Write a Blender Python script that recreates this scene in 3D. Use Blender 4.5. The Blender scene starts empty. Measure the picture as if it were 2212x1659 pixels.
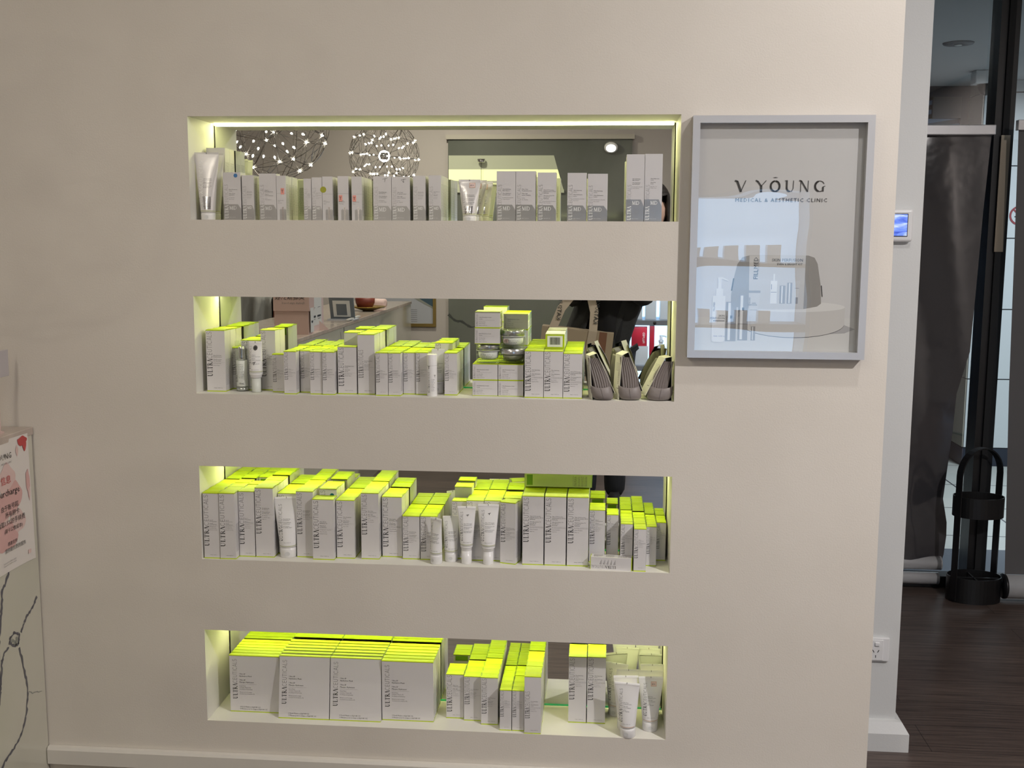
import bpy, bmesh, math, random
from mathutils import Vector, Matrix, Euler
random.seed(7)
S = bpy.context.scene
COL = S.collection
PI = math.pi

# ------------------------------------------------------------------ camera
cam = bpy.data.cameras.new('camera'); cam_o = bpy.data.objects.new('camera', cam); COL.objects.link(cam_o)
def cam_rot(yaw, pitch, roll):
    M = Matrix.Rotation(yaw, 3, 'Z') @ Matrix.Rotation(pitch, 3, 'X') @ Matrix.Rotation(roll, 3, 'Y')
    r, f, u = M @ Vector((1,0,0)), M @ Vector((0,1,0)), M @ Vector((0,0,1))
    return Matrix((( r.x,u.x,-f.x),( r.y,u.y,-f.y),( r.z,u.z,-f.z)))
cam_o.matrix_world = Matrix.Translation((0.2305, -2.6, 1.5)) @ cam_rot(0.0830, -0.1340, -0.0053).to_4x4()
cam.sensor_fit = 'HORIZONTAL'; cam.sensor_width = 36; cam.lens = 36*2355.5/2212; cam.clip_start = 0.02
S.camera = cam_o

# ------------------------------------------------------------------ view, world, large lights
S.view_settings.view_transform = 'Standard'; S.view_settings.look = 'None'
S.view_settings.gamma = 1.0; S.view_settings.use_curve_mapping = False
S.view_settings.exposure = 0.0
S.cycles.use_denoising = True
S.cycles.caustics_reflective = False; S.cycles.caustics_refractive = False
S.cycles.sample_clamp_indirect = 4.0; S.cycles.max_bounces = 10; S.cycles.transparent_max_bounces = 16
w = bpy.data.worlds.new('world'); S.world = w; w.use_nodes = True
w.node_tree.nodes['Background'].inputs[0].default_value = (0.30, 0.36, 0.45, 1)
w.node_tree.nodes['Background'].inputs[1].default_value = 0.10

CEIL = 2.75
def area(name, loc, size, power, col, rot=(0,0,0), parent=None, spread=PI, shape='DISK'):
    l = bpy.data.lights.new(name, 'AREA'); l.shape = shape; l.size = size; l.energy = power; l.color = col; l.spread = spread
    if shape == 'RECTANGLE': l.size = size[0] if isinstance(size, tuple) else size
    o = bpy.data.objects.new(name, l); COL.objects.link(o); o.location = loc; o.rotation_euler = rot
    if parent: o.parent = parent
    return o
# downlights, those over desk and rear added for wall brightness (fittings in lamp section)
DOWNLIGHTS = [  # x, y, power, colour
    (0.98, -0.66, 6.8, (1.0, 0.96, 0.93)),
    (2.05, -1.80, 71, (1.0, 0.955, 0.94)),
    (0.10, -0.66, 0.4, (1.0, 0.92, 0.82)),
    (-1.05, -1.95, 11.5, (1.0, 0.91, 0.76)),
    (-0.75, -3.3, 3, (1.0, 0.91, 0.76)),
    (0.7, -3.9, 5, (1.0, 0.93, 0.84)),
    (-1.0, -4.4, 26, (1.0, 0.93, 0.78)),
]
area('corridor_fill', (3.3, 3.0, 2.46), 1.2, 95, (0.86, 0.93, 1.0))  # unseen fill lamp added to brighten the space outside the glass

# ------------------------------------------------------------------ materials
def mat(name, col, rough=0.5, metal=0.0, spec=0.5, emit=None, es=0.0, bump=None, coat=0.0):
    m = bpy.data.materials.new(name); m.use_nodes = True
    nt = m.node_tree; b = nt.nodes['Principled BSDF']
    b.inputs['Base Color'].default_value = (*col, 1); b.inputs['Roughness'].default_value = rough
    b.inputs['Metallic'].default_value = metal; b.inputs['Specular IOR Level'].default_value = spec
    b.inputs['Coat Weight'].default_value = coat; b.inputs['Coat Roughness'].default_value = 0.05
    if emit: b.inputs['Emission Color'].default_value = (*emit, 1); b.inputs['Emission Strength'].default_value = es
    if bump:
        sc, st, dist = bump
        tc = nt.nodes.new('ShaderNodeTexCoord'); n = nt.nodes.new('ShaderNodeTexNoise'); bp = nt.nodes.new('ShaderNodeBump')
        n.inputs['Scale'].default_value = sc; n.inputs['Detail'].default_value = 4
        bp.inputs['Strength'].default_value = st; bp.inputs['Distance'].default_value = dist
        nt.links.new(tc.outputs['Object'], n.inputs['Vector']); nt.links.new(n.outputs['Fac'], bp.inputs['Height'])
        nt.links.new(bp.outputs['Normal'], b.inputs['Normal'])
    return m
def glassy(name, tint, fac, rough=0.0, bump=None, gcol=(1,1,1)):
    """thin clear sheet: transparent with a mirror-like surface reflection"""
    m = bpy.data.materials.new(name); m.use_nodes = True; nt = m.node_tree; nt.nodes.clear()
    out = nt.nodes.new('ShaderNodeOutputMaterial'); mx = nt.nodes.new('ShaderNodeMixShader')
    t = nt.nodes.new('ShaderNodeBsdfTransparent'); g = nt.nodes.new('ShaderNodeBsdfGlossy'); f = nt.nodes.new('ShaderNodeLayerWeight'); f.inputs['Blend'].default_value = 0.5
    pw = nt.nodes.new('ShaderNodeMath'); pw.operation = 'POWER'; pw.inputs[1].default_value = 5; nt.links.new(f.outputs['Facing'], pw.inputs[0])
    ma = nt.nodes.new('ShaderNodeMath'); ma.operation = 'MULTIPLY_ADD'
    t.inputs[0].default_value = (*tint, 1); g.inputs['Roughness'].default_value = rough; g.inputs['Color'].default_value = (*gcol, 1)
    ma.inputs[1].default_value = 1.0; ma.inputs[2].default_value = fac; ma.use_clamp = True
    nt.links.new(pw.outputs[0], ma.inputs[0]); nt.links.new(ma.outputs[0], mx.inputs[0])
    nt.links.new(t.outputs[0], mx.inputs[1]); nt.links.new(g.outputs[0], mx.inputs[2]); nt.links.new(mx.outputs[0], out.inputs[0])
    if bump:
        sc, st, dist, stretch = bump
        tc = nt.nodes.new('ShaderNodeTexCoord'); mp = nt.nodes.new('ShaderNodeMapping'); n = nt.nodes.new('ShaderNodeTexNoise'); bp = nt.nodes.new('ShaderNodeBump')
        mp.inputs['Scale'].default_value = stretch; n.inputs['Scale'].default_value = sc; n.inputs['Detail'].default_value = 0.6
        bp.inputs['Strength'].default_value = st; bp.inputs['Distance'].default_value = dist
        nt.links.new(tc.outputs['Object'], mp.inputs[0]); nt.links.new(mp.outputs[0], n.inputs['Vector'])
        nt.links.new(n.outputs['Fac'], bp.inputs['Height']); nt.links.new(bp.outputs['Normal'], g.inputs['Normal']); 
    return m
def ramp_mat(name, scale, stretch, cols, rough=0.5, detail=6, bump=0.0, spec=0.5, coat=0, dist=0.0):
    m = mat(name, (1,1,1), rough, spec=spec, coat=coat); nt = m.node_tree; b = nt.nodes['Principled BSDF']
    tc = nt.nodes.new('ShaderNodeTexCoord'); mp = nt.nodes.new('ShaderNodeMapping'); n = nt.nodes.new('ShaderNodeTexNoise'); r = nt.nodes.new('ShaderNodeValToRGB')
    mp.inputs['Scale'].default_value = stretch; n.inputs['Scale'].default_value = scale; n.inputs['Detail'].default_value = detail
    n.inputs['Distortion'].default_value = dist
    while len(r.color_ramp.elements) < len(cols): r.color_ramp.elements.new(0.5)
    for e, (p, c) in zip(r.color_ramp.elements, cols): e.position = p; e.color = (*c, 1)
    nt.links.new(tc.outputs['Object'], mp.inputs[0]); nt.links.new(mp.outputs[0], n.inputs['Vector'])
    nt.links.new(n.outputs['Fac'], r.inputs[0]); nt.links.new(r.outputs[0], b.inputs['Base Color'])
    if bump:
        bp = nt.nodes.new('ShaderNodeBump'); bp.inputs['Strength'].default_value = bump; bp.inputs['Distance'].default_value = 0.002
        nt.links.new(n.outputs['Fac'], bp.inputs['Height']); nt.links.new(bp.outputs['Normal'], b.inputs['Normal'])
    return m

M = {}
M['wall'] = ramp_mat('wall_paint', 3.0, (1,1,1), [(0.3,(0.67,0.625,0.565)),(0.7,(0.71,0.665,0.605))], 0.6, 3)
def add_wall_bump(m):
    nt = m.node_tree; tc = nt.nodes.new('ShaderNodeTexCoord'); n = nt.nodes.new('ShaderNodeTexNoise'); bp = nt.nodes.new('ShaderNodeBump')
    n.inputs['Scale'].default_value = 260; n.inputs['Detail'].default_value = 3; bp.inputs['Strength'].default_value = 0.25; bp.inputs['Distance'].default_value = 0.001
    nt.links.new(tc.outputs['Object'], n.inputs['Vector']); nt.links.new(n.outputs['Fac'], bp.inputs['Height']); nt.links.new(bp.outputs['Normal'], nt.nodes['Principled BSDF'].inputs['Normal'])
add_wall_bump(M['wall'])
M['lining'] = mat('niche_paint', (0.78,0.76,0.70), 0.55, bump=(180,0.2,0.001))
M['pierwall'] = mat('pier_paint', (0.70,0.71,0.70), 0.55, bump=(220,0.25,0.001))
M['trim'] = mat('trim_paint', (0.68,0.65,0.60), 0.45)
M['ceil'] = mat('ceiling_paint', (0.78,0.76,0.73), 0.8)
M['oppwall'] = mat('back_wall_paint', (0.50,0.455,0.425), 0.7)
M['oppwall2'] = mat('back_wall_beige', (0.52,0.48,0.41), 0.7)
M['mirror'] = mat('mirror_silver', (0.86,0.89,0.86), 0.0, 1.0)
M['edge'] = mat('glass_edge', (0.05,0.62,0.30), 0.15, emit=None)
M['gap'] = mat('dark_gap', (0.03,0.03,0.025), 0.8)
M['led'] = mat('led_diffuser', (1,1,0.8), 0.5, emit=(0.97,1.0,0.50), es=12)
M['carton'] = mat('carton_white', (0.69,0.67,0.67), 0.42)
M['lime'] = mat('lime_print', (0.48,0.61,0.016), 0.55, spec=0.25)
M['limedark'] = mat('lime_dark_print', (0.16,0.33,0.01), 0.45)
M['limepale'] = mat('lime_pale_print', (0.66,0.76,0.30), 0.45)
M['ink'] = mat('ink_black', (0.025,0.024,0.024), 0.5)
M['inkgrey'] = mat('ink_grey', (0.19,0.18,0.18), 0.5)
M['md'] = mat('pearl_carton', (0.66,0.64,0.645), 0.38, 0.15)
M['foil'] = mat('silver_foil', (0.44,0.43,0.43), 0.30, 0.75, bump=(60,0.15,0.001))
M['foilbright'] = mat('silver_foil_bright', (0.85,0.85,0.87), 0.16, 1.0, bump=(40,0.25,0.001))
M['white'] = mat('white_print', (0.9,0.9,0.88), 0.4)
M['tube'] = mat('tube_plastic', (0.86,0.85,0.85), 0.30)
M['pearltube'] = mat('tube_pearl', (0.74,0.72,0.71), 0.22, 0.15)
M['cap'] = mat('cap_plastic', (0.82,0.81,0.81), 0.25)
M['olive'] = mat('olive_line', (0.36,0.40,0.10), 0.4)
M['copper'] = mat('copper_line', (0.62,0.36,0.20), 0.35)
M['acryl'] = glassy('clear_acrylic', (0.93,0.95,0.92), 0.03)
M['thumb'] = mat('thumb_recess', (0.62,0.62,0.62), 0.35)
M['chrome'] = mat('chrome', (0.75,0.75,0.76), 0.12, 1.0)
M['silverlid'] = mat('silver_lid', (0.66,0.66,0.68), 0.22, 0.8)
M['black'] = mat('black_paint', (0.010,0.010,0.011), 0.35)
M['blackmatt'] = mat('black_matt', (0.008,0.008,0.009), 0.75)
M['alu'] = mat('aluminium', (0.78,0.78,0.79), 0.3, 0.35)
M['framesilver'] = mat('frame_silver', (0.60,0.60,0.615), 0.32, 0.35)
M['poster'] = mat('poster_grey', (0.66,0.645,0.635), 0.5)
M['leather'] = mat('taupe_leather', (0.235,0.205,0.195), 0.45, bump=(300,0.3,0.001))
M['pink'] = mat('pink_sticker', (0.85,0.36,0.30), 0.5)
M['blue'] = mat('blue_dot', (0.06,0.20,0.45), 0.5)
M['teal'] = mat('teal_dot', (0.0,0.16,0.17), 0.5)
M['mustard'] = mat('mustard_dot', (0.38,0.38,0.03), 0.5)
M['plastic'] = mat('white_plastic', (0.80,0.80,0.80), 0.3)

# ------------------------------------------------------------------ mesh builder
class MB:
    def __init__(s): s.v=[]; s.f=[]; s.m=[]; s.mats=[]; s.sm=[]
    def mi(s, k):
        if k not in s.mats: s.mats.append(k)
        return s.mats.index(k)
    def add(s, vs, fs, k, smooth=False):
        o=len(s.v); s.v += [tuple(v) for v in vs]; i=s.mi(k)
        for f in fs: s.f.append(tuple(a+o for a in f)); s.m.append(i); s.sm.append(smooth)
        return s
    def quad(s, a,b,c,d,k): return s.add([a,b,c,d],[(0,1,2,3)],k)
    def box(s, x0,x1,y0,y1,z0,z1,k, T=None):
        vs=[(x0,y0,z0),(x1,y0,z0),(x1,y1,z0),(x0,y1,z0),(x0,y0,z1),(x1,y0,z1),(x1,y1,z1),(x0,y1,z1)]
        if T is not None: vs=[T@Vector(v) for v in vs]
        return s.add(vs,[(0,3,2,1),(4,5,6,7),(0,1,5,4),(1,2,6,5),(2,3,7,6),(3,0,4,7)],k)
    def prism(s, pts, f0, f1, k):
        """pts 2d -> f0(p) and f1(p) give the two 3d end caps"""
        n=len(pts); vs=[f0(p) for p in pts]+[f1(p) for p in pts]
        return s.add(vs,[tuple(range(n)),tuple(range(2*n-1,n-1,-1))]+[(i,i+n,(i+1)%n+n,(i+1)%n) for i in range(n)],k)
    def rings(s, rings, k, smooth=True, cap0=True, cap1=True, closed=True):
        n=len(rings[0]); vs=[p for r in rings for p in r]; fs=[]
        for j in range(len(rings)-1):
            for i in range(n if closed else n-1):
                a=j*n+i; b=j*n+(i+1)%n; fs.append((a,b,b+n,a+n))
        if cap0: fs.append(tuple(range(n-1,-1,-1)))
        if cap1: fs.append(tuple(range((len(rings)-1)*n, len(rings)*n)))
        return s.add(vs,fs,k,smooth)
    def lathe(s, prof, k, n=32, c=(0,0,0), sx=1.0, sy=1.0, cap0=True, cap1=True, smooth=True):
        R=[[(c[0]+r*sx*math.cos(2*PI*i/n), c[1]+r*sy*math.sin(2*PI*i/n), c[2]+z) for i in range(n)] for r,z in prof]
        return s.rings(R,k,smooth,cap0,cap1)
    def tube(s, pts, r, k, n=8, closed=False):
        pts=[Vector(p) for p in pts]; R=[]; up=None
        for i,p in enumerate(pts):
            a=pts[i-1] if (i>0 or closed) else p; b=pts[(i+1)%len(pts)] if (i<len(pts)-1 or closed) else p
            d=(b-a).normalized()
            if up is None: up=d.orthogonal().normalized()
            up=(up-d*up.dot(d)).normalized(); q=d.cross(up); rr=r[i] if isinstance(r,(list,tuple)) else r
            R.append([p+up*rr*math.cos(2*PI*j/n)+q*rr*math.sin(2*PI*j/n) for j in range(n)])
        if closed: R.append(R[0])
        return s.rings(R,k,True,not closed,not closed)
    def build(s, name, parent=None, bevel=0.0, seg=2, loc=None, sub=0):
        me=bpy.data.meshes.new(name); me.from_pydata(s.v,[],s.f)
        for k in s.mats: me.materials.append(M[k])
        me.polygons.foreach_set('material_index', s.m); me.polygons.foreach_set('use_smooth', s.sm); me.update()
        o=bpy.data.objects.new(name, me); COL.objects.link(o)
        if parent: o.parent=parent
        if loc: o.location=loc
        if bevel:
            b=o.modifiers.new('bevel','BEVEL'); b.width=bevel; b.segments=seg; b.limit_method='ANGLE'; b.angle_limit=0.6
        if sub:
            b=o.modifiers.new('sub','SUBSURF'); b.levels=sub; b.render_levels=sub
        return o
def tag(o, label, cat, group=None):
    o['label']=label; o['category']=cat
    if group: o['group']=group
    return o
def struct(o): o['kind']='structure'; return o
def empty(name, loc, label, cat, group=None, rz=0.0):
    o=bpy.data.objects.new(name,None); COL.objects.link(o); o.location=loc; o.rotation_euler=(0,0,rz); o.empty_display_size=0.02
    return tag(o,label,cat,group)
def dup(src, loc, label, rot=None, group=None):
    r=src.copy(); COL.objects.link(r); r.location=loc; r['label']=label
    if rot is not None: r.rotation_euler=rot
    if group: r['group']=group
    for ch in list(src.children):
        c=ch.copy(); COL.objects.link(c); c.parent=r
        for g in list(ch.children):
            d=g.copy(); COL.objects.link(d); d.parent=c
    return r

# ------------------------------------------------------------------ lettering
_tc={}
def text2d(t, size=1.0, spacing=1.0):
    """returns (verts2d, faces, width) of a line of type, lower-left origin, size 1"""
    key=(t,spacing)
    if key not in _tc:
        cu=bpy.data.curves.new('t','FONT'); cu.body=t; cu.size=1; cu.resolution_u=1; cu.space_character=spacing
        ob=bpy.data.objects.new('t',cu); COL.objects.link(ob); dg=bpy.context.evaluated_depsgraph_get()
        me=bpy.data.meshes.new_from_object(ob.evaluated_get(dg)); vs=[(v.co.x,v.co.y) for v in me.vertices]; fs=[tuple(p.vertices) for p in me.polygons]
        _tc[key]=(vs,fs,max([v[0] for v in vs] or [0]))
        bpy.data.meshes.remove(me); bpy.data.objects.remove(ob); bpy.data.curves.remove(cu)
    vs,fs,wd=_tc[key]
    return [(x*size,y*size) for x,y in vs],fs,wd*size
def arc(cx,cy,rx,ry,a0,a1,n=8): return [(cx+rx*math.cos(math.radians(a0+(a1-a0)*i/n)), cy+ry*math.sin(math.radians(a0+(a1-a0)*i/n))) for i in range(n+1)]
TK,TN=.17,.06
SERIF={
 'U':(.86,[([(.15,1),(.15,.3),(.22,.1),(.4,.03)],TK),([(.4,.03),(.58,.09),(.68,.3),(.68,1)],TN),([(0,.97),(.3,.97)],TN),([(.55,.97),(.82,.97)],TN)]),
 'L':(.70,[([(.16,1),(.16,0)],TK),([(0,.97),(.34,.97)],TN),([(0,.03),(.64,.03)],TN),([(.63,0),(.63,.27)],TN)]),
 'T':(.78,[([(.37,1),(.37,0)],TK),([(0,.97),(.74,.97)],TN),([(.02,1),(.02,.76)],TN),([(.72,1),(.72,.76)],TN),([(.2,.03),(.54,.03)],TN)]),
 'R':(.78,[([(.16,1),(.16,0)],TK),([(0,.97),(.38,.97),(.52,.88),(.56,.74),(.5,.6),(.36,.52),(.16,.52)],.09),([(.34,.52),(.70,.0)],TK),([(0,.03),(.33,.03)],TN),([(.62,.03),(.8,.03)],TN)]),
 'A':(.78,[([(.05,0),(.36,1)],TN),([(.34,1),(.70,0)],TK),([(-.04,.03),(.16,.03)],TN),([(.54,.03),(.82,.03)],TN)]),
 'M':(1.0,[([(.12,0),(.16,1)],TN),([(.16,1),(.48,.05)],TK),([(.48,.05),(.80,1)],TN),([(.80,1),(.86,0)],TK),([(.0,.03),(.24,.03)],TN),([(.72,.03),(1.0,.03)],TN)]),
 'D':(.86,[([(.15,1),(.15,0)],TK),([(0,.97),(.36,.97),(.58,.9),(.74,.7),(.78,.5),(.74,.3),(.58,.1),(.36,.03),(0,.03)],.11)]),
}
TH=.075
SANS={
 'C':(.80,[(arc(.42,.5,.38,.47,48,312,12),TH)]),'E':(.60,[([(.08,0),(.08,1)],TH),([(.08,.96),(.52,.96)],TH),([(.08,.5),(.48,.5)],TH),([(.08,.04),(.52,.04)],TH)]),
 'U':(.76,[([(.08,1),(.08,.35)]+arc(.36,.33,.28,.29,180,360,8)+[(.64,1)],TH)]),'T':(.66,[([(.32,0),(.32,1)],TH),([(.0,.96),(.64,.96)],TH)]),
 'I':(.26,[([(.12,0),(.12,1)],TH)]),'A':(.74,[([(.02,0),(.36,1),(.70,0)],TH),([(.13,.3),(.59,.3)],TH)]),'L':(.54,[([(.08,1),(.08,.04),(.5,.04)],TH)]),
 'S':(.62,[(arc(.31,.73,.24,.23,20,270,8)+arc(.31,.26,.26,.23,90,-160,8),TH)]),
}
YOUNG={
 'V':(.62,[([(-.02,.98),(.10,.92),(.33,.02)],.14),([(.33,.02),(.62,1)],.05)]),
 'Y':(.72,[([(0,1),(.12,.92),(.36,.5)],.12),([(.36,.5),(.70,1)],.05),([(.36,.5),(.36,0)],.15)]),
 'O':(.84,[(arc(.42,.5,.34,.46,100,260,8),.14),(arc(.42,.5,.34,.46,-80,80,8),.14),(arc(.42,.5,.34,.47,60,120,4),.06),(arc(.42,.5,.34,.47,240,300,4),.06)]),
 'U':(.76,[([(0,.98),(.12,.97)],.06),([(.14,1),(.14,.3),(.22,.1),(.36,.04)],.13),([(.36,.04),(.52,.07),(.62,.3),(.64,1)],.05)]),
 'N':(.80,[([(.10,0),(.10,.95)],.05),([(.0,1),(.14,.96),(.66,.03)],.12),([(.68,0),(.70,1)],.05)]),
 'G':(.86,[(arc(.42,.5,.36,.46,110,250,8),.15),(arc(.42,.5,.36,.47,30,110,5),.06),(arc(.42,.5,.36,.46,250,300,4),.07),([(.66,.06),(.66,.4)],.13),([(.64,.44),(.82,.52)],.06)]),
}
def strokes(glyphs, text, gap):
    """list of (quad as four 2d points), total width, cap height 1"""
    x=0; out=[]
    for ch,fontd in text:
        if ch==' ': x+=.75; continue
        adv,st=fontd[ch]
        for pts,wd in st:
            for a,b in zip(pts,pts[1:]):
                dx,dy=b[0]-a[0],b[1]-a[1]; l=math.hypot(dx,dy) or 1; ux,uy=dx/l,dy/l; e=wd*.22; h=wd/2
                p0=(x+a[0]-ux*e,a[1]-uy*e); p1=(x+b[0]+ux*e,b[1]+uy*e)
                out.append([(p0[0]+uy*h,p0[1]-ux*h),(p1[0]+uy*h,p1[1]-ux*h),(p1[0]-uy*h,p1[1]+ux*h),(p0[0]-uy*h,p0[1]+ux*h)])
        x+=adv+gap
    return out,x-gap
WM_A,WA=strokes(None,[(c,SERIF) for c in 'ULTRA'],.10)
WM_B,WB=strokes(None,[(c,SANS) for c in 'CEUTICALS'],.11)
WTOT=WA+.10+WB
def wordmark(mb, L, cap, place, ka='ink', kb='inkgrey'):
    """place(u,v)->3d ; u along the word, v towards the letter tops"""
    s=L/WTOT
    for q in WM_A: mb.add([place(p[0]*s,p[1]*cap) for p in q],[(0,1,2,3)],ka)
    for q in WM_B: mb.add([place((p[0]+WA+.10)*s,p[1]*cap) for p in q],[(0,1,2,3)],kb)
def line(mb, t, size, place, k='ink', right=False, maxw=None, spacing=1.0):
    vs,fs,wd=text2d(t,size,spacing)
    if maxw and wd>maxw: vs=[(x*maxw/wd,y) for x,y in vs]; wd=maxw
    off=-wd if right else 0
    mb.add([place(x+off,y) for x,y in vs],fs,k)

TEXTS=[
 (['Ultra B2','Hydrating Serum'],['Ultra B2','Serum Hydratant'],['Hydrating Serum','For All Skin Types','Normal to Dry Skin']),
 (['Ultra Protective','Daily Moisturiser'],['Ultra Protection','Soin Quotidien'],['For Normal Skin','All Skin Types']),
 (['Ultra Balancing','Gel Cleanser'],['Ultra Equilibrant','Gel Nettoyant'],['Gel Cleanser','For All Skin Types','Daily Use']),
 (['Ultra Hydrating','Milk Cleanser'],['Ultra Hydratant','Lait Nettoyant'],['For Normal to Dry Skin','Cream Cleanser']),
 (['Ultra Gentle','Exfoliating Gel'],['Ultra Doux','Gel Exfoliant'],['For Normal to Dry Skin','Twice Weekly','Gentle Formula']),
 (['Ultra Clear','Treatment Lotion'],['Ultra Clair','Lotion Traitante'],['Lotion','For Oily Skin','Concentrated']),
 (['Ultra A','Perfecting Serum'],['Ultra A','Serum Perfecteur'],['Serum','With Vitamin A','All Skin Types','Night Use']),
 (['Ultra C','Firming Serum'],['Ultra C','Serum Raffermissant'],['Concentrate','With Vitamin C','All Skin Types']),
 (['Ultra Hydrating','Lotion'],['Ultra Hydratante','Lotion'],['For Normal to Dry Skin','Face Lotion','Fragrance Free']),
 (['Ultra UV Protective','Daily Moisturiser SPF 50','Hydrating'],['Ultra Protection UV','Soin SPF 50','Hydratant'],['Broad Spectrum Protection','Water Resistant','Daily Use']),
 (['Ultra Brightening','Serum'],['Ultra Eclat','Serum'],['Even Skin Tone','All Skin Types']),
 (['Ultra Moisturiser','Cream'],['Ultra Creme','Hydratante'],['For Dry Skin','Rich Cream']),
]
MASKTXT=(['Ultra B²','Hydration Mask'],['Ultra B²','Masque Hydratant'],['Facial Mask','Contains Vitamin B2','Soothing and hydrating','Masque pour le visage','Contient de la vitamine B2'])

# ------------------------------------------------------------------ cartons
EPS=.00025
_cm={}
def bars(mb, x0,x1,z0,z1,pitch,place,k='inkgrey',th=.0006):
    """a block of print far too small to read: word-long dashes"""
    r=random.Random(int(x0*1e5)^int(z1*1e4)); z=z1
    while z>z0:
        x=x0
        while x<x1-.002:
            l=r.uniform(.0018,.006); e=min(x+l,x1)
            mb.add([place(x,z),place(e,z),place(e,z+th),place(x,z+th)],[(0,1,2,3)],k); x=e+.0011
        z-=pitch
def carton(name,w,d,h,style='lime',txt=0,ws=.03,wl=.70,cap=None,tz=.42,mark=None):
    """body (with its print), lid and base; origin at the bottom, middle of the front edge"""
    W=w-.0009; D=d-.0015; x0,x1=-W/2,W/2; cap=cap or min(w*.27, .0125)
    F=lambda u,v,e=EPS:(u,-e,v)                       # front, u=x v=z
    b=MB(); white='md' if style.startswith('md') else 'carton'
    b.box(x0,x1,0,D,0,h-.0003,white)
    mx=x0+W*.045+cap; zt=h*(1-ws)
    R=lambda u,v:(x1+EPS,u,v)                         # right side, u=y v=z
    B=lambda u,v:(-u,D+EPS,v)                         # back, u runs the other way
    if style in('lime','mask'):
        L=h*wl
        cap_=cap if style=='lime' else .0115
        bx=x0+W*(.05 if style=='lime' else .06)+cap_
        wordmark(b,L,cap_,lambda u,v:(bx-v,-EPS,zt-L+u))
        if style=='lime':
            t=TEXTS[txt%len(TEXTS)]; sz=min(.0034,W*.068); p=sz*1.12; z=h*(1-tz); tx=bx+W*.05; mw=x1-tx-.001
            for blk in (t[0],t[1]):
                for s_ in blk: line(b,s_,sz,lambda u,v,z=z:(tx+u,-EPS,z+v),'ink',maxw=mw); z-=p
                z-=p*.7
            b.quad(F(tx,z+p*.9),F(x1-.001,z+p*.9),F(x1-.001,z+p*.9+.0002),F(tx,z+p*.9+.0002),'inkgrey')
            for s_ in t[2]: line(b,s_,sz*.9,lambda u,v,z=z:(tx+u,-EPS,z+v),'inkgrey',maxw=mw); z-=p*1.35
            line(b,'100mL / 3.38 fl. Oz' if h>.12 else '30mL / 1.01 fl. Oz',sz*.85,lambda u,v:(tx+u,-EPS,.0085+v),'ink',maxw=mw)
        else:
            tx=bx+.006; z=h*.66
            for s_ in MASKTXT[0]: line(b,s_,.0052,lambda u,v,z=z:(tx+u,-EPS,z+v),'ink'); z-=.0058
            z-=.005
            for s_ in MASKTXT[1]: line(b,s_,.0052,lambda u,v,z=z:(tx+u,-EPS,z+v),'ink'); z-=.0058
            b.quad(F(tx,z+.002),F(tx+.046,z+.002),F(tx+.046,z+.0023),F(tx,z+.0023),'inkgrey'); z-=.004
            for i,s_ in enumerate(MASKTXT[2]): line(b,s_,.0037,lambda u,v,z=z:(tx+u,-EPS,z+v),'inkgrey'); z-=.0046 if i!=2 else .008
            line(b,'3 Facial Masks x 25g/0.88 OZ.',.0046,lambda u,v:(tx+u,-EPS,.0125+v),'ink')
            line(b,'3 Masque pour le visage x 25g/0.88 OZ.',.0046,lambda u,v:(tx+u,-EPS,.007+v),'ink')
        if style=='lime':
            bars(b,D*.12,D*.88,h*.10,h*.52,.0022,R)
            b.add([B(-W*.38,h*.86),B(W*.38,h*.86),B(W*.38,h*.97),B(-W*.38,h*.97)],[(0,1,2,3)],'limedark')
            bars(b,-W*.38,W*.38,h*.12,h*.5,.0022,B)
        lid=MB(); n=6; e=.0002
        vs=[];fs=[]
        for j in range(n+1):
            t=j/n; y=-e+(D+2*e)*t; zz=h-.0002+.0011*math.sin(PI*min(1,t*1.25))*(1 if t<.8 else 0)+(.0 if t<.8 else .0)
            for i in range(3): vs.append((x0-e+(W+2*e)*i/2,y,zz))
        for j in range(n):
            for i in range(2): a=j*3+i; fs.append((a,a+1,a+4,a+3))
        lid.add(vs,fs,'lime')
        hb=.0022; q=[(x0-e,-e),(x1+e,-e),(x1+e,D+e),(x0-e,D+e)]
        for i in range(4):
            a,c=q[i],q[(i+1)%4]; lid.quad((a[0],a[1],h-hb),(c[0],c[1],h-hb),(c[0],c[1],h-.0002),(a[0],a[1],h-.0002),'lime')
        # the curved tuck at each end of the lid
        for sx in (-1,1):
            cs=[(sx*(W/2-.0002), D*(.12+.7*t), h+.0002+.0010*math.sin(PI*t)) for t in [i/6 for i in range(7)]]
            lid.add([c for c in cs]+[(c[0]-sx*.0012,c[1],c[2]+.0001) for c in cs],[(i,i+1,i+8,i+7) for i in range(6)],'limedark')
        lid.quad((x0+W*.16,D*.58,h+.0014),(x1-W*.05,D*.58,h+.0014),(x1-W*.05,D*.60,h+.0014),(x0+W*.16,D*.60,h+.0014),'limedark')
        base=MB(); q2=.0002
        base.box(x0-q2,x1+q2,-q2,D+q2,0,.0024,'lime')
        parts=[('lid',lid),('base',base)]
    elif style in('md','mdbottle'):
        ph=h*.33; parts=[]
        if style=='md':
            b.add([F(x0,0,.00012),F(x1,0,.00012),F(x1,ph*.68,.00012),F(x1-W*.18,ph,.00012),F(x0,ph,.00012)],[(0,1,2,3,4)],'foil')
            L=min(h*.72,.082); c=L/9.5; bx=x0+W*.07+c
            s=L/WTOT
            wordmark(b,L,c,lambda u,v:(bx-v,-EPS,.004+u),'white','foil')
            md,mw=strokes(None,[('M',SERIF),('D',SERIF)],.14); hh=W*.20
            for q in md: b.add([(bx+W*.06+p[0]*hh,-EPS,ph-hh*1.45+p[1]*hh) for p in q],[(0,1,2,3)],'white')
            tx=bx+W*.05; z=ph+h*.30; t=TEXTS[txt%len(TEXTS)]; sz=min(.0034,W*.07); mw=x1-tx-.001
        else:
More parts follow.
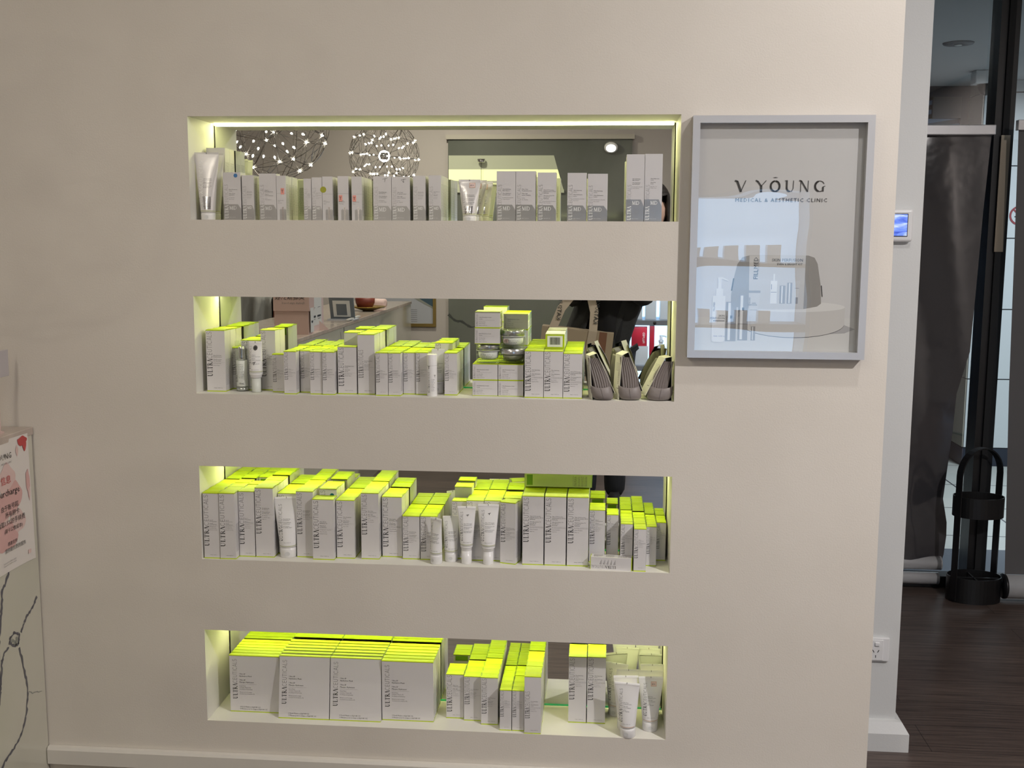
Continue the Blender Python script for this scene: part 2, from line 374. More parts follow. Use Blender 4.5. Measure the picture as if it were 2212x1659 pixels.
            for i,(a,e) in enumerate(((.40,.47),(.56,.72),(.80,.88))):
                b.add([F(x0+W*a,0,.00012),F(x0+W*e,0,.00012),F(x0+W*e,h*(.26 if i!=1 else .30),.00012),F(x0+W*a,h*(.26 if i!=1 else .30),.00012)],[(0,1,2,3)],'foilbright' if i==1 else 'foil')
            b.add([F(x0+W*.30,0,.0001),F(x1,0,.0001),F(x1,h*.24,.0001),F(x0+W*.30,h*.24,.0001)],[(0,1,2,3)],'foil')
            b.quad((x0,-.00012,h*.60),(x1,-.00012,h*.60),(x1,-.00012,h*.603),(x0,-.00012,h*.603),'inkgrey')
            tx=x0+W*.10; z=h*.44; t=TEXTS[txt%len(TEXTS)]; sz=min(.0034,W*.09); mw=W*.8
        k=0
        for blk in (t[0],t[1]) if style=='md' else (t[0],t[1][:1]):
            for s_ in blk: line(b,s_,sz,lambda u,v,z=z:(tx+u,-EPS,z+v),'ink',maxw=mw); z-=sz*1.12
            z-=sz*.9
        if style=='md':
            for s_ in t[2][:2]: line(b,s_,sz*.85,lambda u,v,z=z:(tx+u,-EPS,z+v),'inkgrey',maxw=mw); z-=sz*1.2
            line(b,'30mL / 1.01 fl. Oz',sz*.7,lambda u,v:(tx+u,-EPS,.006+v),'white',maxw=mw)
        bars(b,D*.12,D*.88,h*.10,h*.80,.0026,R,'inkgrey',.0007)
        bars(b,-W*.38,W*.38,h*.12,h*.8,.0026,B,'inkgrey',.0007)
    elif style=='jar':
        wordmark(b,h*.75,.0042,lambda u,v:(x0+.0065-v,-EPS,h*.1+u),'inkgrey','inkgrey')
        tx=x0+.010; z=h*.62; t=TEXTS[txt%len(TEXTS)]
        for blk,k in ((t[0],'ink'),(t[2],'inkgrey')):
            for s_ in blk[:2]: line(b,s_+(' Cream' if k=='ink' and 'Cream' not in s_ else ''),.0030,lambda u,v,z=z:(tx+u,-EPS,z+v),k); z-=.0040
            b.quad(F(tx,z+.002),F(tx+.038,z+.002),F(tx+.038,z+.0022),F(tx,z+.0022),'inkgrey') if k=='ink' else None
            z-=.003
        line(b,'50mL / 1.69 fl. Oz',.0026,lambda u,v:(tx+u,-EPS,.005+v),'inkgrey')
        for a in (.15,.6): b.add([R(D*a,h*.55),R(D*(a+.22),h*.55),R(D*(a+.22),h*.9),R(D*a,h*.9)],[(0,1,2,3)],'limedark')
        bars(b,D*.12,D*.88,h*.12,h*.45,.0022,R)
        lid=MB(); lid.box(x0-.0002,x1+.0002,-.0002,D+.0002,h-.0012,h,'lime')
        base=MB(); base.box(x0-.0002,x1+.0002,-.0002,D+.0002,0,.0016,'lime'); parts=[('lid',lid),('base',base)]
    if mark=='T':
        for a,c in (((.02,.93),(.30,.955)),((.17,.945),(.14,.87))):
            p=(x0+W*(.5+a[0]),h*a[1]); q=(x0+W*(.5+c[0]),h*c[1]); b.tube([(p[0],-.0002,p[1]),(q[0],-.0002,q[1])],.00035,'ink',4)
    if mark=='X':
        for a,c in (((.02,.92),(.30,.945)),((.18,.95),(.15,.86)),((.08,.90),(.2,.87))):
            p=(x0+W*(.5+a[0]),h*a[1]); q=(x0+W*(.5+c[0]),h*c[1]); b.tube([(p[0],-.0002,p[1]),(q[0],-.0002,q[1])],.00035,'ink',4)
    if mark in('blue','teal','mustard'):
        cx,cz,r=(.72,.93,.0048) if mark=='blue' else ((.74,.90,.0055) if mark=='teal' else (.10,.70,.0075))
        b.add([(x0+W*cx+r*math.cos(a),-.0005,h*cz+r*math.sin(a)) for a in [2*PI*i/20 for i in range(20)]],[tuple(range(20))],mark)
    if mark=='sticker':
        sx,sz_=(.45,.55) if w<.025 else (.10,.40)
        b.box(x0+W*sx,x0+W*sx+.0085,-.0005,0,h*(sz_+.03),h*(sz_+.03)+.015,'pink')
        line(b,'T',.010,lambda u,v:(x0+W*sx+.001+u,-.0007,h*(sz_+.03)+.004+v),'ink')
    o=b.build(name)
    for pn,pm in parts: pm.build(pn,o)
    return o
JR=random.Random(11)
ORD=['front','second back','third back','fourth back','fifth back','sixth back']
NTH=['first','second','third','fourth','fifth','sixth','seventh','eighth','ninth','tenth','eleventh','twelfth','thirteenth','fourteenth','fifteenth','sixteenth','seventeenth','eighteenth','nineteenth','twentieth','last']
def column(niche,zb,x,y,w,h,d,n,where,look,group,leans=None,rz=0,**kw):
    o=carton('carton',w,d,h,**kw)
    cx=x+w/2
    o.location=(cx,y,zb); o.rotation_euler=(0,0,rz)
    def lab(i): return f"{look}, {ORD[i]} {'of' if i==0 else 'in'} {where}"
    tag(o,lab(0) if n>1 else f"{look}, {where}",'box',group)
    for i in range(1,n):
        ang=leans[i] if leans else 0
        q=dup(o,(cx+JR.uniform(-.0003,.0003),y+d*i+JR.uniform(-.0004,.0003),zb),lab(i),rot=(0,0,rz+JR.uniform(-.006,.006))); q.scale=(1,1,JR.uniform(.988,1.0))
    return o

# ------------------------------------------------------------------ room shell
X0,X1=-.770,.403
NZ=[(1.5376,1.7826),(1.1116,1.3522),(.6887,.9289),(.2593,.5028)]
DM=.1759
ND=.184
def build_wall():
    b=MB(); xs=[-3.2,X0,X1,.895]; zs=[0]+sorted([z for p in NZ for z in p])+[CEIL]
    holes=[(round(a,4),round(c,4)) for a,c in NZ]
    for i in range(3):
        for j in range(len(zs)-1):
            if i==1 and (round(zs[j],4),round(zs[j+1],4)) in holes: continue
            b.quad((xs[i],0,zs[j]),(xs[i+1],0,zs[j]),(xs[i+1],0,zs[j+1]),(xs[i],0,zs[j+1]),'wall')
    for a,c in NZ:
        b.quad((X0,0,a),(X0,ND,a),(X0,ND,c),(X0,0,c),'lining'); b.quad((X1,ND,a),(X1,0,a),(X1,0,c),(X1,ND,c),'lining')
        b.quad((X0,0,a),(X1,0,a),(X1,ND,a),(X0,ND,a),'lining'); b.quad((X0,ND,c),(X1,ND,c),(X1,0,c),(X0,0,c),'lining')
        b.quad((X0,ND,a),(X1,ND,a),(X1,ND,c),(X0,ND,c),'gap')
    b.quad((.895,0,0),(.895,.24,0),(.895,.24,CEIL),(.895,0,CEIL),'wall')
    b.quad((.895,.24,0),(-3.2,.24,0),(-3.2,.24,CEIL),(.895,.24,CEIL),'wall')
    return struct(b.build('wall_front'))
build_wall()
b=MB(); b.prism([(-.001,.128),(-.016,.128),(-.016,.166),(-.012,.173),(-.001,.174)],lambda p:(-1.198,p[0],p[1]),lambda p:(.894,p[0],p[1]),'trim'); struct(b.build('baseboard_front'))
b=MB(); b.box(-1.0,1.115,.56,.74,0,CEIL,'pierwall'); struct(b.build('wall_rear',bevel=.003))
b=MB(); prof=[(.56,0),(.527,0),(.527,.055),(.545,.085),(.56,.088)]
b.prism(prof,lambda p:(-1.0,p[0],p[1]),lambda p:(1.115+(.56-p[0]),p[0],p[1]),'pierwall')
b.prism([(1.115,0),(1.148,0),(1.148,.055),(1.130,.085),(1.115,.088)],lambda p:(p[0],.56-(p[0]-1.115),p[1]),lambda p:(p[0],.74,p[1]),'pierwall')
struct(b.build('baseboard_rear'))

def plank_floor():
    m=mat('dark_wood_planks',(1,1,1),0.42); nt=m.node_tree; bs=nt.nodes['Principled BSDF']
    tc=nt.nodes.new('ShaderNodeTexCoord'); br=nt.nodes.new('ShaderNodeTexBrick'); mp=nt.nodes.new('ShaderNodeMapping'); n=nt.nodes.new('ShaderNodeTexNoise'); mx=nt.nodes.new('ShaderNodeMixRGB'); r=nt.nodes.new('ShaderNodeValToRGB')
    br.inputs['Scale'].default_value=1.0; br.inputs['Brick Width'].default_value=1.22; br.inputs['Row Height'].default_value=.18; br.inputs['Mortar Size'].default_value=.0012
    br.inputs['Color1'].default_value=(.080,.060,.053,1); br.inputs['Color2'].default_value=(.105,.080,.070,1); br.inputs['Mortar'].default_value=(.02,.015,.013,1)
    mp.inputs['Scale'].default_value=(1.2,34,1); n.inputs['Scale'].default_value=3.2; n.inputs['Detail'].default_value=10; n.inputs['Roughness'].default_value=.7
    r.color_ramp.elements[0].position=.33; r.color_ramp.elements[0].color=(.42,.40,.40,1); r.color_ramp.elements[1].position=.70; r.color_ramp.elements[1].color=(1.75,1.7,1.62,1)
    mx.blend_type='MULTIPLY'; mx.inputs[0].default_value=1
    nt.links.new(tc.outputs['Object'],br.inputs[0]); nt.links.new(tc.outputs['Object'],mp.inputs[0]); nt.links.new(mp.outputs[0],n.inputs[0]); nt.links.new(n.outputs['Fac'],r.inputs[0])
    nt.links.new(br.outputs['Color'],mx.inputs[1]); nt.links.new(r.outputs[0],mx.inputs[2]); nt.links.new(mx.outputs[0],bs.inputs['Base Color'])
    return m
M['planks']=plank_floor()
def brick_mat(name,c1,c2,mortar,bw,rh,ms,rough,rot=0):
    m=mat(name,(1,1,1),rough); nt=m.node_tree; tc=nt.nodes.new('ShaderNodeTexCoord'); mp=nt.nodes.new('ShaderNodeMapping'); br=nt.nodes.new('ShaderNodeTexBrick')
    br.offset=0; br.inputs['Scale'].default_value=1; br.inputs['Brick Width'].default_value=bw; br.inputs['Row Height'].default_value=rh; br.inputs['Mortar Size'].default_value=ms
    br.inputs['Color1'].default_value=(*c1,1); br.inputs['Color2'].default_value=(*c2,1); br.inputs['Mortar'].default_value=(*mortar,1); mp.inputs['Rotation'].default_value=(rot,0,0)
    nt.links.new(tc.outputs['Object'],mp.inputs[0]); nt.links.new(mp.outputs[0],br.inputs[0]); nt.links.new(br.outputs['Color'],nt.nodes['Principled BSDF'].inputs['Base Color'])
    return m
M['outtile']=brick_mat('pale_floor_tiles',(.62,.64,.60),(.58,.60,.57),(.08,.08,.09),.6,.6,.006,.3)
b=MB(); b.box(-3.2,3.1,-5.7,2.26,-.05,0,'planks'); struct(b.build('floor'))
b=MB(); b.box(-3.2,3.1,-5.7,2.26,CEIL,CEIL+.05,'ceil'); struct(b.build('ceiling'))
b=MB(); b.box(-3.3,-3.2,-5.7,.2,0,CEIL,'oppwall'); struct(b.build('wall_left'))
b=MB(); b.box(3.0,3.1,-5.7,2.26,0,CEIL,'oppwall'); struct(b.build('wall_right'))
b=MB(); b.box(-3.2,3.1,-5.6,-5.5,0,CEIL,'oppwall'); struct(b.build('wall_back'))

# mirrors and LED strips in the four niches
NN=['top','second','third','bottom']; LEDP=1.3
for i,(a,c) in enumerate(NZ):
    b=MB(); ct=c-.0015; b.box(X0+.004,X1-.003,DM,DM+.005,a+.0002,ct,'mirror')
    o=tag(b.build('mirror'),f'long mirror lining the back of the {NN[i]} wall niche','mirror')
    e=MB(); e.box(X0+.004,X1-.003,DM-.0022,DM-.0001,a+.0003,a+(.0015 if i==0 else .0036),'edge'); e.build('polished_edge',o)['label']='green polished glass edge'
    b=MB(); b.box(X0+.006,X1-.006,DM-.012,DM-.004,c-.0055,c-.0006,'led')
    tag(b.build('led_strip'),f'glowing LED strip under the ceiling of the {NN[i]} wall niche','light')
    l=bpy.data.lights.new('led_light','AREA'); l.shape='RECTANGLE'; l.size=X1-X0-.02; l.size_y=.007; l.energy=LEDP; l.color=(1.0,0.98,0.42)
    lo=bpy.data.objects.new('led_light',l); COL.objects.link(lo); lo.location=((X0+X1)/2,DM-.008,c-.0062); lo.rotation_euler=(-.12,0,0)

# ------------------------------------------------------------------ downlights
ring=None
for i,(x,y,p,c) in enumerate(DOWNLIGHTS):
    if ring is None:
        m=MB(); m.lathe([(.058,CEIL-.004),(.060,CEIL-.007),(.047,CEIL-.008),(.044,CEIL-.002)],'white',28,cap0=False,cap1=False)
        ring=m.build('downlight'); d=MB(); M['lampface']=mat('lamp_face',(1,1,1),.4,emit=(1,.93,.85),es=7); d.lathe([(.0001,CEIL-.0035),(.044,CEIL-.0035)],'lampface',24,cap0=False,cap1=False); d.build('lamp_lens',ring)
        ring.location=(x,y,0); tag(ring,'','downlight','recessed ceiling downlights'); o=ring
    else: o=dup(ring,(x,y,0),'')
    o['label']='recessed downlight in the ceiling, '+('near the shelf wall above the framed poster','at the right side of the room','above the end of the shelf niches','added as fill above the near part of the desk','added as fill behind the middle of the room','added as fill above the lit cabinet','added as fill above the far end of the desk')[i]
    big=(i==3)
    if big: o.scale=(4,4,1)
    area('downlight_light',(x,y,CEIL-.012),.34 if big else .085,p,c)

# ------------------------------------------------------------------ cartons in the niches
Z1,Z2,Z3,Z4=[a for a,c in NZ]
G1='pearl and silver cartons in the top niche'
def md(i,x,w,h,d,n,style='md',mark=None,y=.03,extra=''):
    look=('silver-panelled pearl carton' if style=='md' else 'pearl carton printed with bottle')+extra
    column(0,Z1,x,y,w,h,d,n,i,look,G1,style=style,mark=mark,txt=(int(abs(x)*997))%12)
md('corner behind the big tube, top niche',-.763,.048,.179,.036,2,y=.10,extra=', tallest')
md('first low column right of the big tube, top niche',-.698,.045,.115,.04,1,mark='blue',extra=' and blue dot')
md('slim column beside the blue-dot carton, top niche',-.651,.030,.108,.031,3)
md('wide column between two slim ones left, top niche',-.608,.043,.112,.036,1)
md('column with high pink sticker, top niche',-.565,.024,.107,.026,4,'mdbottle','sticker')
md('first of four slim columns left of centre, top niche',-.498,.0195,.100,.026,2)
md('slim column left of the mustard-dot carton, top niche',-.478,.026,.103,.027,2)
md('column with the mustard dot, top niche',-.452,.026,.105,.03,3,'mdbottle','mustard')
md('left low-sticker column, top niche',-.414,.027,.106,.03,3,'mdbottle','sticker')
md('right low-sticker column, top niche',-.380,.026,.105,.03,4,'mdbottle','sticker')
md('the T-marked column, top niche',-.327,.045,.106,.036,2,mark='T')
md('the cross-marked column, top niche',-.282,.045,.105,.036,3,mark='X')
md('first slim column right of the handwritten cartons, top niche',-.230,.031,.107,.031,3)
md('second slim column right of the handwritten cartons, top niche',-.192,.031,.108,.031,4)
md('left one of the three together right of centre, top niche',-.028,.046,.118,.038,1)
md('middle one of the three together right of centre, top niche',.018,.048,.118,.038,1)
md('right one of the three together right of centre, top niche',.070,.045,.115,.038,1)
md('left one of the spaced pair near the right, top niche',.141,.046,.114,.038,1)
md('right one of the spaced pair near the right, top niche',.189,.048,.112,.038,1)
md('left tall column at right end, top niche',.280,.043,.157,.040,2)
md('right tall column at right end, top niche',.323,.042,.158,.040,2)

G2='white and lime cartons in the second niche'
def c2(where,look,x,y,w,h,d,n,**k): return column(1,Z2,x,y,w,h,d,n,where,look,G2,**k)
c2('tall column at the far left, second niche','tall white carton',-.757,.039,.049,.155,.043,3,txt=1,wl=.72)
c2('small column behind the clear pump bottle, second niche','low white carton',-.716+.006,.093,.030,.106,.036,2,txt=6,wl=.62)
c2('column behind the tube with the black round logo','white carton',-.678,.072,.049,.128,.046,2,txt=2,wl=.7)
c2('tall column right of the black-logo tube, second niche','tall white carton',-.629,.077,.038,.154,.043,2,txt=7,wl=.74)
c2('short one before the tall column, left of second niche','short slim white carton',-.591,.046,.032,.096,.030,1,txt=6,wl=.70)
c2('first long slim column, left of second niche','slim white carton',-.5525,.016,.031,.107,.031,5,txt=7,wl=.63)
c2('second slim column, partly hidden, left of second niche','slim white carton',-.5205,.048,.031,.106,.031,4,txt=6,wl=.63)
c2('third slim column, left of second niche','slim white carton',-.488,.020,.031,.107,.031,5,txt=8,wl=.63)
c2('fourth slim column, before the wide carton, second niche','slim white carton',-.456,.016,.031,.107,.031,5,txt=8,wl=.63)
c2('between slim columns and the tall one, second niche','wide white carton',-.4215,.033,.048,.119,.040,1,txt=10,wl=.80)
c2('column behind the wide carton, second niche','plain tall carton',-.416,.080,.043,.150,.034,2,txt=10,wl=.5,ws=.4)
c2('tall centre-left column, second niche','tall white carton',-.371,.032,.043,.150,.034,4,txt=11,ws=.26,wl=.46,tz=.45)
c2('first slim column right of the tall one, second niche','slim white carton',-.323,.016,.031,.107,.031,5,txt=7,wl=.66)
c2('second slim column right of the tall one, second niche','slim white carton',-.2915,.016,.031,.107,.031,5,txt=3,wl=.66)
c2('third slim column right of the tall one, second niche','slim white carton',-.260,.047,.031,.105,.031,4,txt=5,wl=.66)
c2('fourth slim column right of the tall one, second niche','slim white carton',-.228,.043,.031,.106,.031,4,txt=10,wl=.66)
c2('behind the slim white cylinder, second niche','wide white carton',-.191,.112,.046,.124,.031,2,txt=11,wl=.8)
c2('slim column left of the jar boxes, second niche','slim white carton',-.143-.014,.044,.032,.106,.031,4,txt=7,wl=.63)
for k,(x,h,wn) in enumerate(((.0425,.116,'left'),(.0895,.116,'middle'),(.1365,.111,'right'))):
    c2(f'{wn} column of three right of the jar boxes','white carton',x,.025,.0465,h,.0375,4,txt=8 if k<2 else 9,wl=.82)
# jar boxes: two wide, two high, two deep
jb=carton('jar_carton',.0625,.0625,.0395,style='jar',txt=11); jb.location=(-.0558,.042,Z2); tag(jb,'squat white jar carton, front lower left of the block','box','squat jar cartons in the second niche')
for x,xn in ((-.0558,'left'),(.0075,'right')):
    for z,zn in ((0,'lower'),(.0398,'upper')):
        for y,yn in ((.042,'front'),(.106,'rear')):
            if (x,z,y)==(-.0558,0,.042): continue
            dup(jb,(x,y,Z2+z),f'squat white jar carton, {yn} {zn} {xn} of the block under the jars')
dup(jb,(-.0510,.047,Z2+.0796+.0485),'squat white jar carton resting on the left glass jar')
dup(jb,(-.0505,.048,Z2+.0796+.0485+.0397),'squat white jar carton topmost of the tall left stack')
for j,nm in enumerate(('lowest','middle','top')):
    dup(jb,(.0135,.1115,Z2+.0796+.0397*j),f'squat white jar carton, {nm} of three stacked behind the right jars')

G3='white and lime cartons in the third niche'
def c3(where,look,x,y,w,h,d,n,**k): return column(2,Z3,x,y,w,h,d,n,where,look,G3,**k)
c3('leftmost column of the third niche','tall white carton',-.7668,.008,.0415,.170,.041,4,txt=0,wl=.78)
c3('second column from left in the third niche','tall white carton',-.7245,.006,.0410,.171,.041,4,txt=0,wl=.78)
c3('third column from left in the third niche','tall white carton',-.6828,.031,.0410,.171,.041,3,txt=7,wl=.78)
c3('taller fourth column from left in the third niche','tallest white carton',-.640,.031,.0475,.181,.046,3,txt=2,wl=.63,tz=.3)
c3('column behind the big white tube, third niche','white carton',-.591,.066,.053,.160,.053,2,txt=11,wl=.7)
c3('column right of the big white tube, third niche','tall white carton',-.5365,.041,.0445,.172,.0445,3,txt=3,wl=.62,tz=.3)
c3('in front of the teal-dot carton, third niche','wide white carton',-.4905,.024,.055,.157,.044,1,txt=4,wl=.78,tz=.38)
c3('column behind a wide carton, third niche','white teal-dot carton',-.484,.072,.045,.173,.045,2,txt=3,wl=.62,mark='teal')
c3('wide column left of centre beside the gap, third niche','white carton',-.4335,.041,.047,.152,.044,3,txt=11,wl=.78,tz=.3)
c3('tall column right of the first gap, third niche','tall white carton',-.370,.041,.046,.172,.044,3,txt=5,wl=.60,tz=.28)
c3('column left of the low ones, third niche','wide white carton',-.321,.065,.0515,.158,.052,2,txt=4,wl=.80,tz=.38)
c3('left low column at the centre, third niche','low white carton',-.266,.051,.044,.113,.041,3,txt=2,wl=.78,tz=.38)
c3('right low column at the centre, third niche','low white carton',-.2205,.050,.044,.114,.041,3,txt=2,wl=.78,tz=.38)
c3('behind the tubes, alone right of centre, third niche','white carton',-.142,.068,.037,.151,.036,1,txt=1,wl=.7)
c3('turned one poking up behind the tubes, third niche','white carton',-.142,.118,.045,.176,.045,1,txt=5,ws=.5,wl=.3)
c3('left column behind the two upright tubes, third niche','white carton',-.1035,.056,.0445,.156,.039,3,txt=9,wl=.74)
c3('right column behind the two upright tubes, third niche','white carton',-.0585,.056,.0445,.157,.039,3,txt=9,wl=.74)
c3('third column behind the tubes, back of third niche','white carton',-.0125,.086,.0445,.157,.039,2,txt=9,wl=.74)
c3('turned a little to the left, right of the tubes','white carton',-.018,.036,.041,.158,.040,1,txt=9,wl=.62,rz=-.28)
for k,(x,wn) in enumerate(((.039,'left'),(.0945,'middle'),(.150,'right'))):
    c3(f'{wn} column of three under the lying carton','big white carton',x,.034,.0535,.1765,.046,3,txt=9,wl=.64,tz=.30)
c3('column right of the three big ones, third niche','white carton',.2045,.071,.040,.136,.040,2,txt=6,wl=.62,tz=.2)
c3('narrow dark column behind the lying carton, third niche','slim white carton',.248,.087,.030,.121,.032,2,txt=7,wl=.62,tz=.2)
c3('first slim column right of the gap, third niche','slim white carton',.2825,.036,.0305,.112,.0275,5,txt=7,wl=.66,tz=.27)
c3('second slim column, standing furthest forward, third niche','slim white carton',.3145,.006,.0305,.108,.0275,6,txt=7,wl=.66,tz=.27)
c3('third slim column near the right end, third niche','slim white carton',.3465,.053,.0255,.102,.024,5,txt=6,wl=.66,tz=.27)
c3('last slim column beside the right side wall, third niche','slim white carton',.3735,.103,.0245,.100,.024,3,txt=6,wl=.66,tz=.27)

G4='mask cartons in the bottom niche'
for k,(x,y,w,h,nm) in enumerate(((-.729,.058,.1335,.155,'leftmost'),(-.592,.030,.1335,.163,'second'),(-.457,.030,.1335,.163,'third'),(-.322,.044,.1345,.161,'fourth, rightmost'))):
    o=carton('mask_carton',w,.0175,h,style='mask',ws=.07,wl=.70)
    n=6
    for i in range(n):
        if k in(1,2): yb=y+.0225*i; yt=.052+.0198*i; yt=min(yt,DM-.0205); yb=min(yb,DM-.0205); ang=math.asin((yt-yb)/h)
        elif k==3: yb=y+.0215*i; yb=min(yb,DM-.0203); ang=.0
        else: yb=y+.0196*i; ang=0
        if k==0: yb=y+.0196*i
        L=f'flat square mask carton, {ORD[i]} {"of" if i==0 else "in"} {nm} mask column, bottom niche'
        if i==0: o.location=(x+w/2,yb,Z4); o.rotation_euler=(-ang,0,0); tag(o,L,'box',G4)
        else: dup(o,(x+w/2,yb,Z4),L,rot=(-ang,0,0))
G5='white and lime cartons in the bottom niche'
def c4(where,look,x,y,w,h,d,n,**k): return column(3,Z4,x,y,w,h,d,n,where,look,G5,**k)
c4('first column right of the masks, bottom niche','white carton',-.159,.072,.046,.120,.037,2,txt=5,wl=.82,tz=.26)
c4('second column right of the masks, bottom niche','white carton',-.1115,.062,.045,.120,.037,3,txt=11,wl=.60,tz=.3)
c4('third column right of the masks, bottom niche','white carton',-.065,.043,.044,.127,.033,4,txt=11,wl=.74,tz=.44)
c4('left one of the two slim low columns, bottom niche','slim white carton',-.014,.014,.0305,.108,.032,5,txt=0,wl=.63,tz=.27)
c4('right one of the two slim low columns, bottom niche','slim white carton',.0175,.014,.0305,.108,.032,5,txt=0,wl=.63,tz=.27)
c4('tall column standing forward beside the empty shelf, bottom niche','tall white carton',.049,.002,.0425,.151,.0345,5,txt=8,ws=.26,wl=.47,tz=.44)
c4('left column of the isolated tall pair, bottom niche','tall white carton',.1575,.076,.0465,.178,.046,2,txt=8,wl=.62,tz=.29)
c4('right column of the isolated tall pair, bottom niche','tall white carton',.2055,.076,.0475,.179,.046,2,txt=8,wl=.62,tz=.29)

# ------------------------------------------------------------------ special cartons
def barcode_box():
    w,d,h=.047,.09,.036
    b=MB(); b.box(-w/2,w/2,0,d,0,h,'carton')
    b.quad((-w/2,-.0002,0),(w/2,-.0002,0),(w/2,-.0002,h*.97),(-w/2,-.0002,h*.97),'limedark' if 0 else 'lime')
    b.quad((-w*.40,-.0004,h*.10),(w*.40,-.0004,h*.10),(w*.40,-.0004,h*.86),(-w*.40,-.0004,h*.86),'white')
    x=-w*.27; r=random.Random(3)
    while x<w*.27:
        t=r.choice((.0004,.0007,.0011)); b.quad((x,-.0006,h*.26),(x+t,-.0006,h*.26),(x+t,-.0006,h*.76),(x,-.0006,h*.76),'ink'); x+=t+r.choice((.0004,.0007))
    o=b.build('carton',loc=(.1135,.078,Z2+.1165)); tag(o,'white carton lying end-on, barcode in a lime border, on top of others','box')
barcode_box()
def lying_lime():
    w,d,h=.172,.040,.034
    b=MB(); b.box(0,w,0,d,0,h,'carton')
    b.quad((0,-.0002,0),(w,-.0002,0),(w,-.0002,h-.0008),(0,-.0002,h-.0008),'limepale')
    b.quad((.006,-.0004,.004),(.021,-.0004,.004),(.021,-.0004,h-.003),(.006,-.0004,h-.003),'limedark')
    b.quad((.1245,-.0004,.003),(.125,-.0004,.003),(.125,-.0004,h-.004),(.1245,-.0004,h-.004),'inkgrey')
    for i in range(4):
        bars(b,.003,h-.006,-.1345-i*.0088,-.1285-i*.0088,.0022,lambda u,v:(-v,-.0004,u),'inkgrey' if i!=0 else 'ink')
    o=b.build('carton',loc=(.037,.128,Z3+.1785)); tag(o,'long carton with pale lime side lying across the tops of three big cartons','box')
    e=MB(); e.box(w,w+.0006,-.0002,d,0,h,'limedark'); e.build('end_flap',o)
lying_lime()
def lying_small():
    w,d,h=.103,.0265,.031
    b=MB(); b.box(.0015,w-.0015,0,d,0,h,'carton')
    s_=.066
    wordmark(b,s_,.0068,lambda u,v:(w*.62-u+.0,-EPS,.0105-v))
    for i in range(5):
        x=.024+i*.0085
        for j in range(3): b.quad((x+j*.0018,-EPS,.013),(x+j*.0018+.0007,-EPS,.013),(x+j*.0018+.0007,-EPS,.013+.004+.004*((i*3+j)%3)),(x+j*.0018,-EPS,.013+.004+.004*((i*3+j)%3)),'inkgrey')
    for i in range(3): bars(b,.008+i*.030,.030+i*.030,.004,.022,.002,lambda u,v:(u,v,h+EPS))
    o=b.build('carton',loc=(.2085,.016,Z3)); o.rotation_euler=(0,0,-.10)
    for x in (0,w-.0016): e=MB(); e.box(x,x+.0016,-.0002,d+.0002,0,h+.0002,'lime'); e.build('end_flap',o)['label']='lime end'
    tag(o,'small white carton lying upside down at the front edge of the third niche','box')
lying_small()

